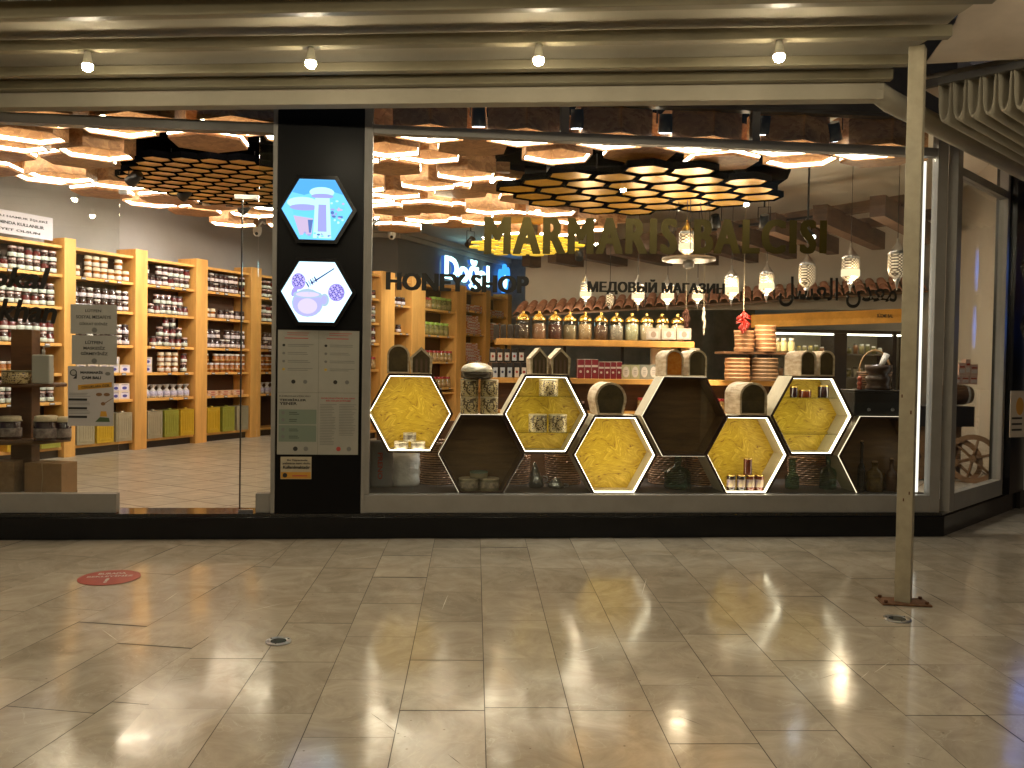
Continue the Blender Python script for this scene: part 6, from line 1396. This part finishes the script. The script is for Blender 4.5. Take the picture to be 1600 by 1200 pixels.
# ================= display stand behind the left glass =================
YT = 8.0
cxs = 40; c = PZ(cxs, 770, FZ) if False else P(42, 765, YT); 
t = thing('display_stand', 'dark wooden tiered stand just behind the left glass', 'display stand', (c.x, YT, FZ))
def pw_(px, py): return P(px, py, YT)
mb = MB(); x_ = pw_(40,600).x; mb.box(x_-.085, x_+.085, YT-.085, YT+.085, FZ, pw_(40,515).z); bevel(mb.build('column', DWOOD, t), .006)
for (py, rp, th) in ((765, 78, .05), (683, 68, .035), (598, 62, .03)):
    z_ = pw_(40,py).z; r_ = rp*mp(40,py,YT); mb = MB(); mb.lathe([(r_*.98,-th),(r_,-th+.004),(r_,-.004),(r_*.98,0)], 8, (x_, YT, z_)); mb.build('tray', DWOOD, t)
mb = MB(); mb.box(x_-.3, x_+.3, YT-.3, YT+.3, FZ+.0, pw_(40,765).z-.051); mb.build('foot', DWOOD, t)
zt1, zt2, zt3 = pw_(40,765).z+.001, pw_(40,683).z+.001, pw_(40,598).z+.001
KR = mat('kraft_card', (.30,.17,.075), .7, var=.1)
def pbox(name, label, px0, px1, hpx, z, Y, dep, m_, rz=0, cat='box'):
    x0, x1 = P(px0,700,Y).x, P(px1,700,Y).x; s_ = mp((px0+px1)/2,700,Y); tt_ = thing(name, label, cat, ((x0+x1)/2, Y, z), rz); w_ = (x1-x0)/2
    mb = MB(); mb.box(-w_,w_,-dep/2,dep/2,0,hpx*s_); bevel(mb.build('carton', m_, tt_, False), .004); return tt_, w_, hpx*s_
tt_, w_, h_ = pbox('kraft_box', 'kraft gift box tied with string on the foot of the stand', 48, 112, 48, zt1, YT-.18, .22, KR, R(-12))
mb = MB(); mb.tube([(-w_*.1,-.112,0),(0,-.113,h_*.5),(-w_*.05,-.112,h_+.004),(w_*.2,.05,h_+.006)], .003, 5); mb.tube([(w_*.05+.05*cos(q),-.03+.03*sin(q),h_+.012) for q in [i*pi/6 for i in range(12)]], .003, 5); mb.build('string', mat('jute', (.45,.34,.2), .8), tt_, False)
pbox('patterned_box', 'brown patterned box at the left on the foot of the stand', -14, 30, 50, zt1, YT-.16, .2, mat('daisy_card', (.20,.11,.05), .6, col2=(.32,.20,.10), vscale=9))
for k, (px, wd_, hh) in enumerate(((72,34,36),(98,24,34),(16,32,34))):
    p = P(px, 680, YT-.28+.05*k); p.z = zt2; s_ = mp(px,680,YT); r_ = wd_*s_/2; t = thing('large_preserve_jar', ['big dark jar with cream cap in the middle of the stand','smaller dark jar at the right of the stand','big dark jar at the left of the stand'][k], 'jar', p); h_ = hh*s_
    mb = MB(); mb.lathe([(r_*.95,0),(r_,.01),(r_,h_*.8),(r_*.85,h_*.86)], 20); mb.build('body', DJ, t, False)
    mb = MB(); mb.lathe([(r_*1.06,h_*.80),(r_*.95,h_*.9),(r_*.95,h_),(r_*.8,h_*1.03)], 20); mb.build('cloth_cap', CREAM, t, False)
    mb = MB(); mb.lathe([(r_*1.01,h_*.12),(r_*1.015,h_*.13),(r_*1.015,h_*.5),(r_*1.01,h_*.51)], 20); mb.build('label_band', mat('big_jar_label', (.42,.36,.33), .5, col2=(.10,.07,.07), vscale=22), t, False)
p = P(68, 597, YT-.2); p.z = zt3; s_ = mp(68,597,YT); t = thing('soap_dispenser', 'grey plastic pump dispenser on the top tray of the stand', 'dispenser', p)
mb = MB(); mb.box(-14*s_,12*s_,-.05,.05,0,44*s_); bevel(mb.build('body', mat('grey_plastic', (.42,.42,.38), .4), t, False), .012); mb = MB(); mb.cyl((0,0,44*s_),(0,0,52*s_),.014,.012,10); mb.tube([(0,0,52*s_),(0,0,56*s_),(.05,-.0,57*s_)], .008, 6); mb.build('pump', MATS['grey_plastic'], t, False)
p = P(26, 597, YT-.24); p.z = zt3; t = tinc('floral_tin', 'round floral patterned tin on the top tray of the stand', 26, 597, 42, 20, YT-.24, [HCT, mat('olive_lid', (.16,.15,.08), .4)], None, zt3)

# ================= cart behind the side glass =================
YW = 9.0
kp = P(1500, 745, YW); kx, kz = kp.x, FZ; cart = thing('wooden_cart', 'wooden cart with two spoked wheels behind the side window', 'cart', (kx, YW, FZ))
CW = mat('cart_wood', (.26,.14,.065), .5, var=.3, vscale=6); CDK = mat('cart_dark', (.02,.016,.015), .4)
def wheel(c, r_, yaw):
    w_ = None; M0 = Matrix.Translation(c) @ Matrix.Rotation(yaw, 4, 'Z')
    mb = MB(); mb.T = M0; n = 28
    mb.ringprism([(r_*cos(2*pi*i/n), r_*sin(2*pi*i/n)) for i in range(n)], [(r_*.80*cos(2*pi*i/n), r_*.80*sin(2*pi*i/n)) for i in range(n)], -.03, .03); wo = mb.build('wheel', CW, cart)
    for k in range(6):
        a_ = k*pi/3+.3; mb = MB(); mb.T = M0; mb.cyl((.03*cos(a_),0,.03*sin(a_)),(r_*.82*cos(a_),0,r_*.82*sin(a_)),.016,.014,8); o = mb.build('spoke', CW, cart); o.parent = wo
    mb = MB(); mb.T = M0; mb.cyl((0,-.12,0),(0,.06,0),.03,.045,14); o = mb.build('hub', CW, cart); o.parent = wo
wz = PZ(1518,752,FZ)
s_ = mp(1518,716,YW)
wheel(P(1520,717,YW), 38*s_, R(-34)); wheel(P(1494,722,YW+.12), 38*s_, R(-34))
bx0, bx1 = P(1462,660,YW).x, P(1536,660,YW).x
mb = MB(); mb.box(bx0-.3, bx1-.02, YW+.12, YW+.62, P(1500,668,YW).z, P(1500,636,YW).z); mb.build('bed', CDK, cart)
mb = MB(); mb.box(bx0-.2, bx1-.14, YW+.16, YW+.56, FZ+.02, P(1500,668,YW).z-.002); mb.build('chest', mat('cart_chest', (.14,.075,.035), .6, var=.3), cart)
p = P(1499,618,YW+.2); br_ = 17*s_; bt = thing('small_barrel', 'dark wooden barrel lying on the cart', 'barrel', (p.x,YW+.3,P(1500,636,YW).z)); zb_ = P(1500,636,YW).z+br_*1.05
mb = MB(); mb.tube([(p.x-.18,YW+.3,zb_),(p.x-.09,YW+.3,zb_),(p.x,YW+.3,zb_),(p.x+.09,YW+.3,zb_),(p.x+.18,YW+.3,zb_)], br_, 18, rs=[br_*.8,br_*.95,br_,br_*.95,br_*.8]); mb.build('staves', DWOOD, bt)
for dx in (-.12,.12): mb = MB(); mb.cyl((p.x+dx-.012,YW+.3,zb_),(p.x+dx+.012,YW+.3,zb_),br_*.95,br_*.95,18); mb.build('hoop', STEEL, bt)
RW_ = mat('red_white_box', (.62,.42,.36), .5); k_ = 0
for (px, pyb, w_, h_) in ((1492,600,12,14),(1505,600,12,14),(1518,600,12,14),(1500,585,11,20),(1509,585,8,26),(1519,585,12,18)):
    sbx = P(px, pyb, YW+.3); s2_ = mp(px,pyb,YW); base = zb_+br_*1.0 + (0 if pyb == 600 else 14*s2_+.002)
    mb = MB(); mb.box(-w_*s2_/2,w_*s2_/2,-.04,.04,0,h_*s2_,0); mb.box(-w_*s2_*.4,w_*s2_*.4,-.0415,-.04,h_*s2_*.2,h_*s2_*.5,1); mb.box(-w_*s2_*.4,w_*s2_*.4,-.0415,-.04,h_*s2_*.62,h_*s2_*.75,2)
    o = mb.build('small_box', [RW_, RBW, INKR]); o.location = (sbx.x, YW+.3, base); tag(o, f"small red and white box on the barrel, {'bottom' if pyb==600 else 'top'} row, {ORD[k_%3]} from left", 'box', 'small boxes on the barrel'); k_ += 1

# ================= neighbour at the far right =================
np_ = ec+SD*.55-nn*.02
nb = thing('neighbour_front', 'dark neighbouring shop front beyond the end column', 'shop front', (np_.x, np_.y, 0))
mb = MB(); mb.vprism([tuple((np_+SD*.02).xy), tuple((np_+SD*4).xy), tuple((np_+SD*4+nn*.3).xy), tuple((np_+SD*.02+nn*.3).xy)], 0, 3.6); mb.build('wall', mat('neighbour_dark', (.02,.018,.015), .3), nb)
hp = P(1604, 462, 8.2); 
def facing(name, label, px, py, Y, build, cat):
    p = P(px, py, Y); t_ = thing(name, label, cat, p, rot_of(Vector((cos(R(20)), sin(R(20)), 0)))); build(t_); return t_
def hx_(t_):
    s_ = mp(1600,460,8.0); mb = MB(); mb.prism(hexpts(0,0,32*s_,34*s_)[::-1], 0, .02); mb.build('light_panel', glow('side_screen', (.04,.22,.9), .9), t_, False)
    mb = MB(); mb.ringprism(hexpts(0,0,37*s_,39*s_), hexpts(0,0,32.5*s_,34.5*s_), -.01, .03); mb.build('casing', BLACK, t_, False)
pe = P(1622, 455, 8.0); 
for k, (py, lab) in enumerate(((417,'upper blue lit hexagon sign cut by the right edge of the photo'),(510,'lower blue lit hexagon sign cut by the right edge of the photo'))):
    facing('hexagon_sign', lab, 1622, py, 8.0, hx_, 'illuminated sign')
def ps_(t_):
    s_ = mp(1600,600,8.0); mb = MB(); mb.box(-22*s_,22*s_,0,.004,0,72*s_); mb.build('sheet', mat('cream_poster', (.50,.42,.34), .6), t_, False)
    mb = MB(); mb.prism([(9*s_*cos(q*pi/8), 48*s_+14*s_*sin(q*pi/8)) for q in range(16)][::-1], -.002, -.0005, 0)
    for k in range(3): mb.box(-18*s_,6*s_,-.002,-.0005,(10+9*k)*s_,(13+9*k)*s_,1)
    mb.build('printing', [mat('ochre_print', (.50,.24,.04), .6), INK], t_, False)
facing('side_poster', 'cream poster with ochre picture on the black end column', 1592, 683, 7.95, ps_, 'poster')
